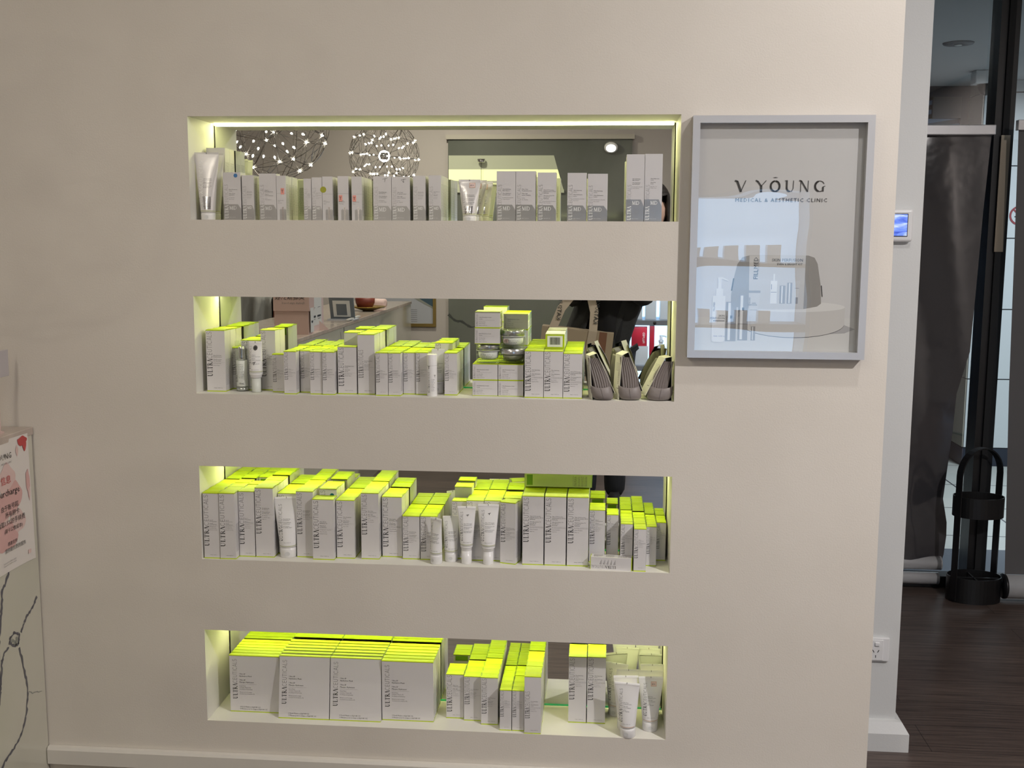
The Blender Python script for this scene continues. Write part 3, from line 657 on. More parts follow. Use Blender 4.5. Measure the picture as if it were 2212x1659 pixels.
# ------------------------------------------------------------------ tubes
def make_tube(r0,caph,h,cw,style='white',cap='flip',neck=None,mark=None,txt=0,wm=True):
    """tube standing on its cap, flat crimp on top; origin bottom centre"""
    mk='pearltube' if style=='pearl' else 'tube'
    body=MB(); n=28; zb=caph; hb=h-caph; rb=neck or r0
    prof=[]
    for t in [0,.04,.12,.25,.4,.55,.7,.82,.91,.95]:
        rx=rb+(cw/2-rb)*min(1,t/.93); ry=rb*max(0.03,(1-(t/.95)**1.35)); prof.append((zb+hb*t,rx,max(ry,.0007)))
    prof.append((h,cw/2,.0007))
    R=[[(rx*math.cos(2*PI*i/n),ry*math.sin(2*PI*i/n),z) for i in range(n)] for z,rx,ry in prof]
    body.rings(R,mk,True)
    def surf(x,z,e=.0004):
        for (z0,a0,b0),(z1,a1,b1) in zip(prof,prof[1:]):
            if z0<=z<=z1:
                t=(z-z0)/(z1-z0); rx=a0+(a1-a0)*t; ry=b0+(b1-b0)*t; q=max(0,1-(x/rx)**2) if abs(x)<rx else 0
                return (x,-ry*math.sqrt(q)-e,z)
        return (x,-.001,z)
    # crimp seam and notch, accent ring at the foot of the body
    body.box(-cw/2,cw/2,-.0011,.0011,h-.0055,h-.005,mk); body.box(-.0006,.0006,-.0013,.0013,h-.004,h,'inkgrey')
    k='olive' if style!='copper' else 'copper'
    z=zb+.004; body.rings([[((rb+.0004)*math.cos(2*PI*i/n),(rb+.0004)*math.sin(2*PI*i/n),zz) for i in range(n)] for zz in (z,z+.0011)],k,True,False,False)
    if wm:
        L=hb*.72; c=min(L/11,.0085); bx=-rb*.55
        dark=('ink','inkgrey') if style!='pearl' else ('white','white')
        wordmark(body,L,c,lambda u,v:surf(bx-v+u*.0,zb+hb*.14+u),*dark)
        z=zb+hb*.56; t=TEXTS[txt%len(TEXTS)]; sz=.0030
        for blk in (t[0],t[1],t[2]):
            for s_ in blk[:2]: line(body,s_,sz,lambda u,v,z=z:surf(bx+.002+u,z+v),'ink',maxw=rb*1.35); z-=sz*1.15
            z-=.002
        line(body,'75mL / 2.53 fl. Oz',.0025,lambda u,v:surf(bx+.002+u,zb+hb*.10+v),'ink',maxw=rb*1.2)
    if style=='pearl':
        body.add([surf(x,zz,.0003) for zz in (zb+hb*.06,zb+hb*.16,zb+hb*.27) for x in [-rb*.62+rb*1.2*i/8 for i in range(9)]],[(j*9+i,j*9+i+1,j*9+i+10,j*9+i+9) for j in range(2) for i in range(8)],'foilbright')
    if mark=='T':
        for p,q in (((0,.80),(.0065,.815)),((.004,.81),(.003,.775))): body.tube([surf(p[0],zb+hb*(p[1]-.02),.0006),surf(q[0],zb+hb*(q[1]-.02),.0006)],.0006,'ink',5)
    if mark=='logo':
        for r,kk,e in ((.0055,'ink',.0006),(.0040,'inkgrey',.0008),(.0034,'ink',.0010)): body.add([surf(r*math.cos(a)+.001,zb+hb*.80+r*1.15*math.sin(a),e) for a in [2*PI*i/24 for i in range(24)]],[tuple(range(24))],kk)
        for p,q in (((-.003,.34),(.004,.36)),((.001,.35),(-.0005,.27))): body.tube([surf(p[0],zb+hb*p[1],.0006),surf(q[0],zb+hb*q[1],.0006)],.0007,'ink',5)
    if mark=='price':
        cx,cz=.007,zb+hb*.84
        for x_0,x_1,z_0,z_1,kk,e in ((-.007,.007,-.006,.006,'copper',.0006),(-.0062,.0062,-.0052,.0052,'pinkpale',.0008)):
            body.add([surf(cx+x,cz+z,e) for x,z in ((x_0,z_0),(x_1,z_0),(x_1,z_1),(x_0,z_1))],[(0,1,2,3)],kk)
        line(body,'$10',.0055,lambda u,v:surf(cx-.005+u,cz-.002+v,.001),'ink')
    o=body.build('cosmetic_tube')
    c=MB()
    if cap=='flip':
        c.lathe([(r0*.93,0),(r0*.99,.0015),(r0*1.0,caph*.7),(r0*.985,caph*.98),(r0*.90,caph)],'cap',28)
        c.add([(r0*.30*math.cos(a)-r0*.05,-r0*1.003,caph*.42+r0*.26*math.sin(a)) for a in [2*PI*i/16 for i in range(16)]],[tuple(range(16))],'thumb')
    else:
        c.lathe([(r0*.95,0),(r0,.0012),(r0*1.0,caph*.72)],'cap',28)
        c.lathe([(r0*.9,caph*.72),((neck or r0)*.86,caph*.80),((neck or r0)*.86,caph*.88),((neck or r0)*.98,caph*.93),((neck or r0),caph)],'cap',28,cap0=False)
    if style=='clearcap': pass
    c.build('cap',o)
    return o
M['pinkpale']=mat('price_label',(.80,.62,.58),.5)
def place(o,x,y,z,label,rz=0,rx=0,ry=0,group=None):
    o.location=(x,y,z); o.rotation_euler=(rx,ry,rz); tag(o,label,'tube',group); return o
GT='white squeeze tubes on the niche shelves'
o=place(make_tube(.0175,.017,.163,.060,'pearl',txt=1),-.741,.042,Z1,'big pearl tube standing on its cap at the left end of the top niche',rz=.1,group='pearl tubes in the top niche')
dup(o,(-.742,.082,Z1),'big pearl tube behind the first one at the left end of the top niche',rot=(0,0,.05))
o=place(make_tube(.0165,.012,.099,.053,'pearl',mark='price',txt=1),-.0945,.046,Z1,'small pearl tube with price sticker right of centre in the top niche',group='pearl tubes in the top niche')
dup(o,(-.083,.086,Z1),'small pearl tube second in the short row, top niche',rot=(0,0,-.12))
dup(o,(-.072,.128,Z1),'small pearl tube last in the short row, top niche',rot=(0,0,-.16))
place(make_tube(.0215,.026,.155,.062,txt=2),-.5605,.0495,Z3,'large white tube leaning slightly before the lime cartons, third niche',rz=.18,ry=-.02,group=GT)
place(make_tube(.0150,.024,.116,.036,txt=2),-.176,.026,Z3,'small white tube twisted to its right, third niche centre',rz=-.55,rx=0,group=GT)
place(make_tube(.0165,.024,.116,.042,txt=3),-.142,.051,Z3,'small white tube beside the twisted one, third niche centre',rz=.10,group=GT)
place(make_tube(.0130,.046,.146,.046,cap='neck',neck=.0155,mark='T',txt=9),-.1005,.0335,Z3,'narrow-capped white tube marked T, left of the upright pair',group=GT)
place(make_tube(.0130,.046,.153,.053,cap='neck',neck=.0175,mark='T',txt=9),-.0460,.0335,Z3,'narrow-capped white tube marked T, right and larger of the upright pair',group=GT)
f=place(make_tube(.0195,.025,.140,.063,'copper',txt=5),.310,.0165,Z4,'white tube leaning forward at the right front of the bottom niche',rz=-.22,rx=.02,ry=-.03,group='white tubes in the bottom niche')
place(make_tube(.0195,.025,.140,.063,'copper',mark='price',txt=5),.3665,.0575,Z4,'white tube with a price sticker by the right side wall, bottom niche',rz=.05,group='white tubes in the bottom niche')
for x,y,rz,l in ((.303,.058,.08,'second in the left row of tubes at the right end'),(.311,.099,.02,'third in the left row of tubes at the right end'),(.369,.098,.12,'second in the right row of tubes at the right end'),(.374,.139,.05,'last in the right row of tubes at the right end'),(.281,.139,-.3,'turned and tilted beside the isolated pair of cartons')):
    dup(f,(x,y,Z4),'white tube, '+l+', bottom niche',rot=(0,.0,rz))
# tube with round logo on a clear neck cap
o=make_tube(.0115,.048,.127,.034,cap='neck',neck=.0165,mark='logo',txt=6); place(o,-.6325,.0465,Z2,'pale tube with black round logo and T on a clear cap',rz=-.05)
cc=MB(); cc.lathe([(.0140,0),(.0145,.001),(.0145,.034),(.0135,.035)],'acryl',24); cc.build('clear_overcap',o)['label']='clear outer cap'
# slim cylinder
c=MB(); c.lathe([(.0120,0),(.0124,.001),(.0124,.102),(.0118,.1032)],'tube',28); wordmark(c,.050,.0055,lambda u,v:(-.004-v,-.0124*math.sqrt(max(0,1-((-.004-v)/.0125)**2))-.0004,.010+u)); 
line(c,'T',.010,lambda u,v:(-.009+u,-.0119,.068+v),'ink'); line(c,'T',.008,lambda u,v:(.006+u,-.0112,.048+v),'ink'); bars(c,.0,.009,.014,.042,.004,lambda u,v:(u,-.0126,v))
o=c.build('lip_cylinder',loc=(-.1850,.0285,Z2)); tag(o,'slim white cylinder with two handwritten T marks before wider cartons','bottle')
k_=MB(); k_.lathe([(.0126,.076),(.0126,.0763)],'inkgrey',28,cap0=False,cap1=False); k_.build('cap_seam',o)
o=place(make_tube(.0140,.028,.112,.032,txt=11),-.1735-.0035,.0745,Z2,'pale tube standing behind the slim white cylinder, second niche',rz=.05)
# clear pump bottle
e=empty('pump_bottle',(-.6735,.061,Z2),'clear airless pump bottle with silver pump under a clear cap','bottle')
p=MB(); p.lathe([(.0150,0),(.0160,.001),(.0160,.078),(.0155,.0795)],'acryl',32); p.build('outer_wall',e)
p=MB(); p.lathe([(.0135,.012),(.0140,.013),(.0140,.077),(.0120,.078)],'tube',28)
wordmark(p,.045,.004,lambda u,v:(-.0075-v,-.0123+.0,.024+u)); bars(p,-.005,.009,.032,.068,.0042,lambda u,v:(u,-.0143,v),'ink'); line(p,'15mL',.006,lambda u,v:(-.004+u,-.0143,.018+v),'ink'); p.build('inner_bottle',e)
p=MB(); p.lathe([(.0145,.001),(.0146,.010)],'silverlid',28); p.lathe([(.010,.0785),(.0095,.086),(.0080,.100),(.0086,.104),(.0082,.110),(.0070,.112)],'chrome',28); p.build('pump_head',e)
p=MB(); p.lathe([(.0152,.080),(.0156,.081),(.0156,.1265),(.0150,.1275)],'acryl',32,cap0=False); p.build('clear_cap',e)

# ------------------------------------------------------------------ jars
def jar(x,y,z,label,h=.048,whitelid=False,price=False):
    e=empty('cream_jar',(x,y,z),label,'jar','cream jars on the jar cartons'); r=.0305
    b=MB(); top=h*.62
    b.lathe([(r*.93,0),(r,.002),(r,top)],'acryl',40,cap1=False); b.lathe([(r*.90,.0015),(r*.94,.004),(r*.9,.006)],'acryl',40,cap0=False); b.build('glass_base',e)
    i=MB(); i.lathe([(r*.25,.007),(r*.62,.009),(r*.80,.014),(r*.84,top-.001)],'white' if not whitelid else 'olivecream',36)
    i.add([(r*.98*math.sin(a),-r*.98*math.cos(a)-.0005,zz) for zz in (.0,) for a in (0,)],[],'ink')
    def cyl(u,v,z0,rr=r+.0004): a=u/rr; return (rr*math.sin(a),-rr*math.cos(a),z0+v)
    wordmark(i,.036,.0042,lambda u,v:cyl(-.018+u,v,top-.010,r+.0005)); bars(i,-.016,.012,top-.017,top-.013,.003,lambda u,v:cyl(u,v,0),'ink')
    if price:
        i.add([cyl(u,v,top-.014,r+.0006) for u,v in ((-.024,0),(-.010,0),(-.010,.009),(-.024,.009))],[(0,1,2,3)],'pinkpale'); line(i,'$10',.006,lambda u,v:cyl(-.022+u,v+.002,top-.014,r+.0009),'ink')
    i.build('cream_cup',e)
    l=MB()
    if whitelid: l.lathe([(r*.985,top+.0003),(r,top+.002),(r,h-.001),(r*.97,h)],'silverlid',40)
    else:
        l.lathe([(r*.90,top+.001),(r*.90,h-.004),(r*.88,h-.003)],'silverlid',40); l.lathe([(r*.99,top+.0004),(r,top+.002),(r,h-.001),(r*.98,h)],'acryl',40); l.lathe([(r*1.004,top+.0005),(r*1.004,top+.0018)],'white',40,cap0=False,cap1=False)
    l.build('lid',e)
M['olivecream']=mat('jar_frost',(.42,.42,.30),.3)
jar(-.0510,.0785,Z2+.0797,'clear jar with silver lid holding up the left stack of cartons')
jar(.0095,.0765,Z2+.0797,'jar with flat grey lid under the clear jar, right stack',h=.036,whitelid=True)
jar(.0100,.0770,Z2+.0797+.0362,'clear jar with price sticker on top of the grey-lidded jar',price=True)

# ------------------------------------------------------------------ wash bag kits
M['sleeve']=mat('card_sleeve',(.80,.78,.68),.45); M['sleevein']=mat('card_inside',(.012,.012,.012),.8)
def kit(x,y,prof,shear,label,lean):
    e=empty('wash_bag_kit',(x,y,Z2+.0004),label,'bag','grey wash bags in card sleeves')
    # sleeve: folded card, open at the bottom, dpt deep
    dpt=.042; th=.0009; s=MB(); n=len(prof)
    def off(pts,t):
        out=[]
        for i,p in enumerate(pts):
            a=pts[max(i-1,0)]; c=pts[min(i+1,len(pts)-1)]; dx,dz=c[0]-a[0],c[1]-a[1]; l=math.hypot(dx,dz); out.append((p[0]+dz/l*t,p[1]-dx/l*t))
        return out
    inn=off(prof,th)
    y0,y1=.012,.012+dpt
    P=lambda p,yy:(p[0]+shear*(yy-y0),yy,p[1]+.0)
    for i in range(n-1):
        a,b_=prof[i],prof[i+1]; c,d=inn[i],inn[i+1]
        s.quad(P(a,y0),P(a,y1),P(b_,y1),P(b_,y0),'sleeve'); s.quad(P(c,y0),P(d,y0),P(d,y1),P(c,y1),'sleevein')
        s.quad(P(a,y0),P(b_,y0),P(d,y0),P(c,y0),'sleeve'); s.quad(P(a,y1),P(c,y1),P(d,y1),P(b_,y1),'sleevein')
    # print on the long left flank, following its slope
    a,b_=prof[0],prof[1]; L=math.hypot(b_[0]-a[0],b_[1]-a[1])
    def fl(u,v): t=v/L; q=(a[0]+(b_[0]-a[0])*t,a[1]+(b_[1]-a[1])*t); p3=P(q,y0+u); return (p3[0]-.0003,p3[1],p3[2])
    line(s,'FILLMED',.0085,lambda u,v:fl(.009+v,L*.34+u),'inkgrey'); bars(s,.006,.034,L*.62,L*.80,.0035,fl,'inkgrey'); s.add([fl(.006,L*.24),fl(.020,L*.24),fl(.020,L*.25),fl(.006,L*.25)],[(0,1,2,3)],'ink')
    s.build('card_sleeve',e)['label']='cream card sleeve'
    # bag: deep body inside the sleeve
    cx=sum(p[0] for p in prof)/n
    ctr=[( (prof[0][0]+prof[-1][0])/2, .0),( (prof[1][0]+prof[-2][0])/2, max(p[1] for p in prof)*.90)]
    wb=(prof[-1][0]-prof[0][0])
    def cen(t): return ctr[0][0]+(ctr[1][0]-ctr[0][0])*t
    H=ctr[1][1]
    body=MB(); R=[]
    for yy,sc in ((.020,.55),(.024,.8),(.034,.92),(.085,.92),(.098,.8),(.104,.5)):
        ring=[]
        for k in range(20):
            a_=2*PI*k/20; t=.5+.5*math.sin(a_); hw=(wb*.43*(1-t)**.6*1.0+.007)*sc
            zz=.003+H*t*.95; ring.append((cen(t)+math.copysign(abs(math.cos(a_))**.6,math.cos(a_))*hw*(.85)+shear*(yy-.012)*.9,yy,zz))
        R.append(ring)
    body.rings(R,'bagdark',True); body.build('bag_body',e)
    # ribbed gusset at the near end, narrower at the top
    g=MB(); m=7; rows=[]
    for j in range(11):
        t=j/10; hw=(.013+.006*(1-t)+.004*math.sin(PI*t)); c_=cen(t)+.0035*math.sin(PI*t)*lean; z=.018+(H*.99-.018)*t; row=[]
        for i in range(m*2+1):
            u=-1+2*i/(m*2); yy=.0085+.006*t-.0022*(i%2)+.004*u*u; row.append((c_+u*hw,yy,z))
        rows.append(row)
    g.rings(rows,'leather',False,False,False,False); back=[[(p[0],p[1]+.012,p[2]) for p in (r[0],r[-1])] for r in rows]
    for r0,r1,b0,b1 in zip(rows,rows[1:],back,back[1:]): g.quad(r0[0],b0[0],b1[0],r1[0],'leather'); g.quad(r0[-1],r1[-1],b1[1],b0[1],'leather')
    g.build('zip_gusset',e)['label']='ribbed zip gusset'
    # cupped base panel
    s2=MB(); R=[]; hw=wb*.5
    for j,(z,sc,dy) in enumerate(((.0,.72,.006),(.004,.92,.001),(.012,1.0,-.001),(.022,.98,.001),(.030,.92,.004),(.031,.86,.007),(.026,.82,.008))):
        ring=[]
        for i in range(17):
            a_=PI*i/16; ring.append((cen(z/H)+hw*sc*-math.cos(a_)*.97, .020+dy*.3-(.021-dy*.6)*math.sin(a_)**.8, z+.003*math.cos(a_)**2*(z>.02)*1.6))
        R.append(ring)
    s2.rings(R,'leather',True,True,False,False)
    s2.tube([(cen(.0),.0005,.002),(cen(.1),-.0018,.012),(cen(.2),-.0002,.024),(cen(.3),.002,.030)],.0005,'bagdark',5)
    s2.build('base_panel',e,sub=1)
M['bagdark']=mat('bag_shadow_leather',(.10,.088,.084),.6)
kit(.2075,-.003,[(0,0),(-.008,.106),(.010,.113),(.0555,.016)],-.22,'grey wash bag in card sleeve, left of the three, leaning left',1)
kit(.2710,.004,[(0,0),(.0065,.108),(.0225,.116),(.058,.022)],-.34,'grey wash bag in card sleeve, middle of the three',1)
kit(.3350,.004,[(0,.012),(.045,.103),(.0615,.106),(.0635,.0)],-.30,'grey wash bag in card sleeve, right of the three, leaning right',-1)

# ------------------------------------------------------------------ framed poster
M['bagprint']=mat('print_bag_grey',(.31,.295,.275),.5); M['bandprint']=mat('print_band',(.60,.575,.54),.5); M['podium']=mat('print_podium',(.63,.61,.585),.5); M['podiumtop']=mat('print_podium_top',(.76,.745,.72),.5)
M['tableprint']=mat('print_table',(.69,.68,.655),.5); M['softshadow']=mat('print_grey_patch',(.44,.43,.43),.5); M['silverprint']=mat('print_silver',(.30,.29,.285),.5); M['lightprint']=mat('print_light',(.82,.82,.82),.5)
M['pane']=glassy('picture_glass',(.97,.98,.98),.12,0.0,(2.0,1.0,.0022,(1.0,1.0,4.0)))
fr=empty('picture_frame',(.632,0,1.2),'silver framed clinic poster on the wall right of the niches','picture')
fx0,fx1,fz0,fz1=-.2035,.2035,.0215,.577; t=.0165
b=MB()
for (a,c,e,g) in ((fx0,fx1,fz1-t,fz1),(fx0,fx1,fz0,fz0+t)):
    b.prism([(a,e if g==fz1 else e),(c,e)] if 0 else ([(a,g),(c,g),(c-t,e),(a+t,e)] if g==fz1 else [(a,e),(c,e),(c-t,g),(a+t,g)]),lambda p:(p[0],-.028,p[1]),lambda p:(p[0],-.0005,p[1]),'framesilver')
b.prism([(fx0,fz0),(fx0+t,fz0+t),(fx0+t,fz1-t),(fx0,fz1)],lambda p:(p[0],-.028,p[1]),lambda p:(p[0],-.0005,p[1]),'framesilver')
b.prism([(fx1,fz0),(fx1,fz1),(fx1-t,fz1-t),(fx1-t,fz0+t)],lambda p:(p[0],-.028,p[1]),lambda p:(p[0],-.0005,p[1]),'framesilver')
b.build('frame',fr)
b=MB(); b.quad((fx0+t,-.0225,fz0+t),(fx1-t,-.0225,fz0+t),(fx1-t,-.0225,fz1-t),(fx0+t,-.0225,fz1-t),'pane'); b.build('glass_pane',fr)
p=MB(); ox,oz=.632,1.2; yy=-.006
def PQ(pts,k,e): p.add([(x-ox,yy-e,z-oz) for x,z in pts],[tuple(range(len(pts)))],k)
PQ([(fx0+t+ox,fz0+t+oz),(fx1-t+ox,fz0+t+oz),(fx1-t+ox,fz1-t+oz),(fx0+t+ox,fz1-t+oz)],'poster',0)
PQ([(fx0+t+ox,fz0+t+oz),(fx1-t+ox,fz0+t+oz),(fx1-t+ox,1.316),(fx0+t+ox,1.316)],'tableprint',.0001)
PQ([(.70,1.276),(.792,1.300),(.816,1.291),(.792,1.281)],'softshadow',.0002)
el=lambda cx,cz,rx,rz,a0=0,a1=360,n=40:[(cx+rx*math.cos(math.radians(a0+(a1-a0)*i/n)),cz+rz*math.sin(math.radians(a0+(a1-a0)*i/n))) for i in range(n+1)]
PQ(el(.672,1.302,.119,.033,180,360)+[(.791,1.342),(.553,1.342)],'ink',.00025)
PQ(el(.672,1.3032,.119,.033,180,360)+[(.791,1.342),(.553,1.342)],'podium',.0003)
PQ(el(.672,1.342,.119,.0125)[:-1],'podiumtop',.0004)
PQ([(.529,1.350),(.529,1.368),(.534,1.409),(.541,1.440),(.552,1.456),(.568,1.4605),(.703,1.461),(.717,1.456),(.7245,1.442),(.733,1.395),(.736,1.350),(.727,1.343),(.697,1.337),(.60,1.336),(.54,1.340)],'bagprint',.0005)
PQ([(.528,1.378),(.531,1.378),(.535,1.407),(.532,1.407)],'ink',.0006); PQ([(.734,1.392),(.737,1.366),(.739,1.366),(.736,1.392)],'ink',.0006)
PQ([(.568,1.4600),(.697,1.4610),(.696,1.3370),(.570,1.3345)],'bandprint',.0007)
def pitem(x0,x1,z0,z1,k,e=.0008): PQ([(x0,z0),(x1,z0),(x1,z1),(x0,z1)],k,e)
# small products on the band
pitem(.6190,.6340,1.349,1.402,'lightprint'); pitem(.6250,.6280,1.402,1.418,'lightprint'); pitem(.6400,.6530,1.349,1.391,'silverprint'); pitem(.6440,.6470,1.350,1.390,'lightprint',.0009)
pitem(.6570,.6685,1.349,1.398,'silverprint'); pitem(.6610,.6640,1.350,1.397,'podiumtop',.0009); PQ([(.6755,1.364),(.6835,1.364),(.6865,1.403),(.6725,1.403)],'podium',.0008); pitem(.6765,.6825,1.349,1.364,'silverprint')
pitem(.6200,.6330,1.3750,1.3757,'ink',.001); pitem(.6205,.6215,1.382,1.394,'ink',.001); pitem(.6745,.6840,1.385,1.3856,'ink',.001)
# large products at the lower left
PQ([(.4855,1.262),(.489,1.257),(.512,1.257),(.516,1.262),(.516,1.366),(.486,1.366)],'lightprint',.0008); pitem(.4935,.5100,1.366,1.383,'lightprint'); pitem(.4980,.5060,1.383,1.405,'lightprint'); PQ([(.497,1.405),(.508,1.405),(.521,1.400),(.5215,1.4025),(.508,1.409),(.497,1.409)],'lightprint',.0008)
pitem(.5180,.5420,1.260,1.352,'silverprint'); pitem(.5230,.5290,1.262,1.350,'lightprint',.0009); pitem(.5180,.5420,1.3000,1.3006,'ink',.001); pitem(.5280,.5330,1.313,1.320,'ink',.001)
pitem(.5465,.5690,1.262,1.369,'silverprint'); pitem(.5510,.5570,1.264,1.367,'lightprint',.0009); pitem(.5465,.5690,1.3000,1.3006,'ink',.001); pitem(.5550,.5600,1.332,1.339,'ink',.001)
PQ([(.5745,1.295),(.5880,1.295),(.5955,1.375),(.5690,1.375)],'podium',.0008); pitem(.5685,.5960,1.3735,1.3790,'silverprint',.0009); pitem(.5775,.5870,1.262,1.295,'silverprint'); pitem(.5800,.5820,1.263,1.294,'lightprint',.0009); pitem(.5730,.5900,1.333,1.3336,'ink',.001)
PL=lambda x,z,e=.0011:(lambda u,v:(x+u-ox,yy-e,z+v-oz))
line(p,'SKIN',.0068,PL(.5150,1.3170),'ink',right=True); line(p,'PERFUSION',.0068,PL(.5155,1.3110),'ink',right=True); pitem(.4885,.5155,1.3065,1.3080,'ink',.0012); line(p,'150mL  5.07 fl. oz.',.0036,PL(.4900,1.2700),'ink')
line(p,'SKIN',.0042,PL(.5860,1.348),'ink',right=True); line(p,'PERFUSION',.0042,PL(.5890,1.344),'ink',right=True)
line(p,'SKIN PERFUSION',.0095,PL(.6905,1.4470),'ink',right=True); line(p,'EVEN & BRIGHT KIT',.0066,PL(.6900,1.4385),'ink',right=True)
def PV(x,z,e=.0011): return lambda u,v:(x-v-ox,yy-e,z+u-oz)
for dz in (0,.00035,): line(p,'FILL',.0138,lambda u,v,dz=dz:PV(.5882+dz,1.4045)(u,v),'ink'); line(p,'FILL',.0138,lambda u,v,dz=dz:PV(.5882,1.4045+dz)(u,v),'ink')
wd=text2d('FILL',.0138)[2]; line(p,'MED',.0138,PV(.5882,1.4045+wd+.0012),'ink'); line(p,'LABORATOIRES PARIS',.0028,PV(.5910,1.424),'inkgrey')
line(p,'FILLMED',.0058,PV(.4920,1.330),'ink'); line(p,'FILLMED',.0045,PV(.5215,1.303),'ink'); line(p,'FILLMED',.0045,PV(.5500,1.318),'ink'); line(p,'FILLMED',.0042,PV(.5735,1.348),'ink')
# the clinic's name
hh=.0255; x=.5310
for ch,x0_,x1_ in (('V',.5310,.5540),('Y',.5775,.6010),('O',.6085,.6335),('U',.6430,.6660),('N',.6760,.6985),('G',.7095,.7350)):
    adv,st=YOUNG[ch]; q,wd=strokes(None,[(ch,YOUNG)],0); sc=(x1_-x0_)/wd
    for poly in q: p.add([(x0_+a*sc-ox,yy-.0011,1.6065+c*hh-oz) for a,c in poly],[(0,1,2,3)],'ink')
PQ([(.6145,1.6388),(.621,1.6378),(.6275,1.6388),(.621,1.6398)],'ink',.0011)
vs,fs,wd=text2d('MEDICAL & AESTHETIC CLINIC',.0098,1.25); line(p,'MEDICAL & AESTHETIC CLINIC',.0098*.2085/wd,PL(.5310,1.5835),'ink',spacing=1.25)
p.build('poster_print',fr)
pt=MB(); pt.quad((fx0+.004,-.002,fz0+.004),(fx1-.004,-.002,fz0+.004),(fx1-.004,-.002,fz1-.004),(fx0+.004,-.002,fz1-.004),'podium'); pt.build('backing_board',fr)

# ------------------------------------------------------------------ pier: thermostat and power point
M['screen']=ramp_mat('thermostat_screen',4,(4,4,12),[(.3,(.01,.03,.35)),(.5,(.15,.25,.75)),(.7,(.7,.8,.95))],.2,3,dist=1.0)
nt=M['screen'].node_tree; nt.links.new([n for n in nt.nodes if n.type=='VALTORGB'][0].outputs[0],nt.nodes['Principled BSDF'].inputs['Emission Color']); nt.nodes['Principled BSDF'].inputs['Emission Strength'].default_value=.9
e=empty('thermostat',(1.038,.56,1.492),'white wall thermostat with a glowing blue screen on the pier','thermostat')
b=MB(); b.box(-.047,.046,-.022,0,0,.091,'plastic'); b.build('case',e,bevel=.008,seg=4)
b=MB(); b.box(-.034,.031,-.0235,-.0215,.015,.078,'black'); b.build('bezel',e)
b=MB(); b.box(-.032,.029,-.0240,-.0235,.017,.076,'screen'); b.build('screen',e)
e=empty('power_point',(1.028,.56,.268),'white power point with one switch low on the pier','socket')
b=MB(); b.box(-.058,.056,-.010,0,0,.072,'plastic'); b.build('plate',e,bevel=.003)
b=MB(); b.box(-.006,.038,-.0118,-.0095,.004,.066,'plastic'); b.build('socket_face',e,bevel=.003)
b=MB(); b.box(.013,.027,-.016,-.011,.048,.060,'plastic'); b.build('switch',e,bevel=.003)
b=MB()
for x,r in ((.010,.5),(.024,-.5)): b.box(-.001,.001,-.0121,-.0117,-.0045,.0045,'ink',Matrix.Translation((x,0,.032))@Matrix.Rotation(-r,4,'Y')@Matrix.Identity(4))
b.box(.016,.018,-.0121,-.0117,.012,.020,'ink'); b.build('pin_slots',e)

# ------------------------------------------------------------------ reception desk with notice
M['marble']=ramp_mat('pale_marble',1.6,(1,1,1.4),[(.35,(.56,.55,.455)),(.6,(.62,.60,.51)),(.8,(.58,.565,.47))],.12,4,dist=.6,coat=.5)
M['vein']=mat('marble_vein',(.10,.10,.12),.3); M['veinsoft']=mat('marble_vein_soft',(.26,.27,.24),.3)
M['desktop']=ramp_mat('beige_stone_top',2,(1,6,1),[(.3,(.42,.35,.30)),(.7,(.56,.48,.42))],.15,6)
dk=empty('reception_desk',(-1.2,0,0),'pale marble reception desk running out from the wall at the left','desk')
b=MB(); b.box(-.02,0,-5.10,-.004,0,1.0,'marble')
def vein(pts,wd,k='vein',xx=.0006):
    r=random.Random(int(abs(pts[0][0])*1e4)); q=[]
    for a,c in zip(pts,pts[1:]):
        for j in range(6): t=j/6; q.append((a[0]+(c[0]-a[0])*t+r.uniform(-.0022,.0022),a[1]+(c[1]-a[1])*t+r.uniform(-.002,.002)))
    q.append(pts[-1]); ws=[wd*r.uniform(.5,1.5) for _ in q]
    L=[];Rr=[]
    for i,pp in enumerate(q):
        a=q[max(i-1,0)]; c=q[min(i+1,len(q)-1)]; dx,dz=c[0]-a[0],c[1]-a[1]; l=math.hypot(dx,dz) or 1; n=(-dz/l*ws[i]/2,dx/l*ws[i]/2)
        L.append((xx,pp[0]+n[0],pp[1]+n[1])); Rr.append((xx,pp[0]-n[0],pp[1]-n[1]))
    m=len(q); b.add(L+Rr,[(i,i+1,m+i+1,m+i) for i in range(m-1)],k)
vein([(-.12,.70),(-.14,.694),(-.16,.661),(-.177,.651),(-.183,.613),(-.191,.58),(-.205,.52),(-.21,.44),(-.22,.38)],.007)
vein([(-.022,.584),(-.045,.562),(-.073,.55),(-.092,.533),(-.105,.519)],.007)
vein([(-.115,.52),(-.136,.53),(-.154,.523),(-.159,.511),(-.135,.495),(-.118,.495),(-.114,.512),(-.115,.52)],.006)
vein([(-.15,.515),(-.13,.50),(-.125,.515)],.010,'veinsoft')
vein([(-.16,.502),(-.186,.495),(-.196,.478),(-.205,.424),(-.212,.403),(-.23,.33)],.006)
vein([(-.115,.484),(-.103,.429),(-.092,.388),(-.089,.35),(-.1,.306),(-.124,.268),(-.143,.253),(-.175,.241),(-.209,.231),(-.25,.20)],.0065)
vein([(-.084,.356),(-.067,.344),(-.022,.330)],.0022,'veinsoft')
vein([(-2.9,.98),(-2.93,.90),(-2.98,.82)],.010,'veinsoft'); vein([(-2.98,1.0),(-2.99,.93),(-3.08,.80),(-3.10,.70)],.012,'vein'); vein([(-3.8,.6),(-3.9,.7),(-4.2,.66)],.01,'veinsoft')
b.build('front_panel',dk)
b=MB(); b.box(-.52,.004,-5.12,-.002,1.0,1.02,'desktop'); b.build('worktop',dk,bevel=.002)
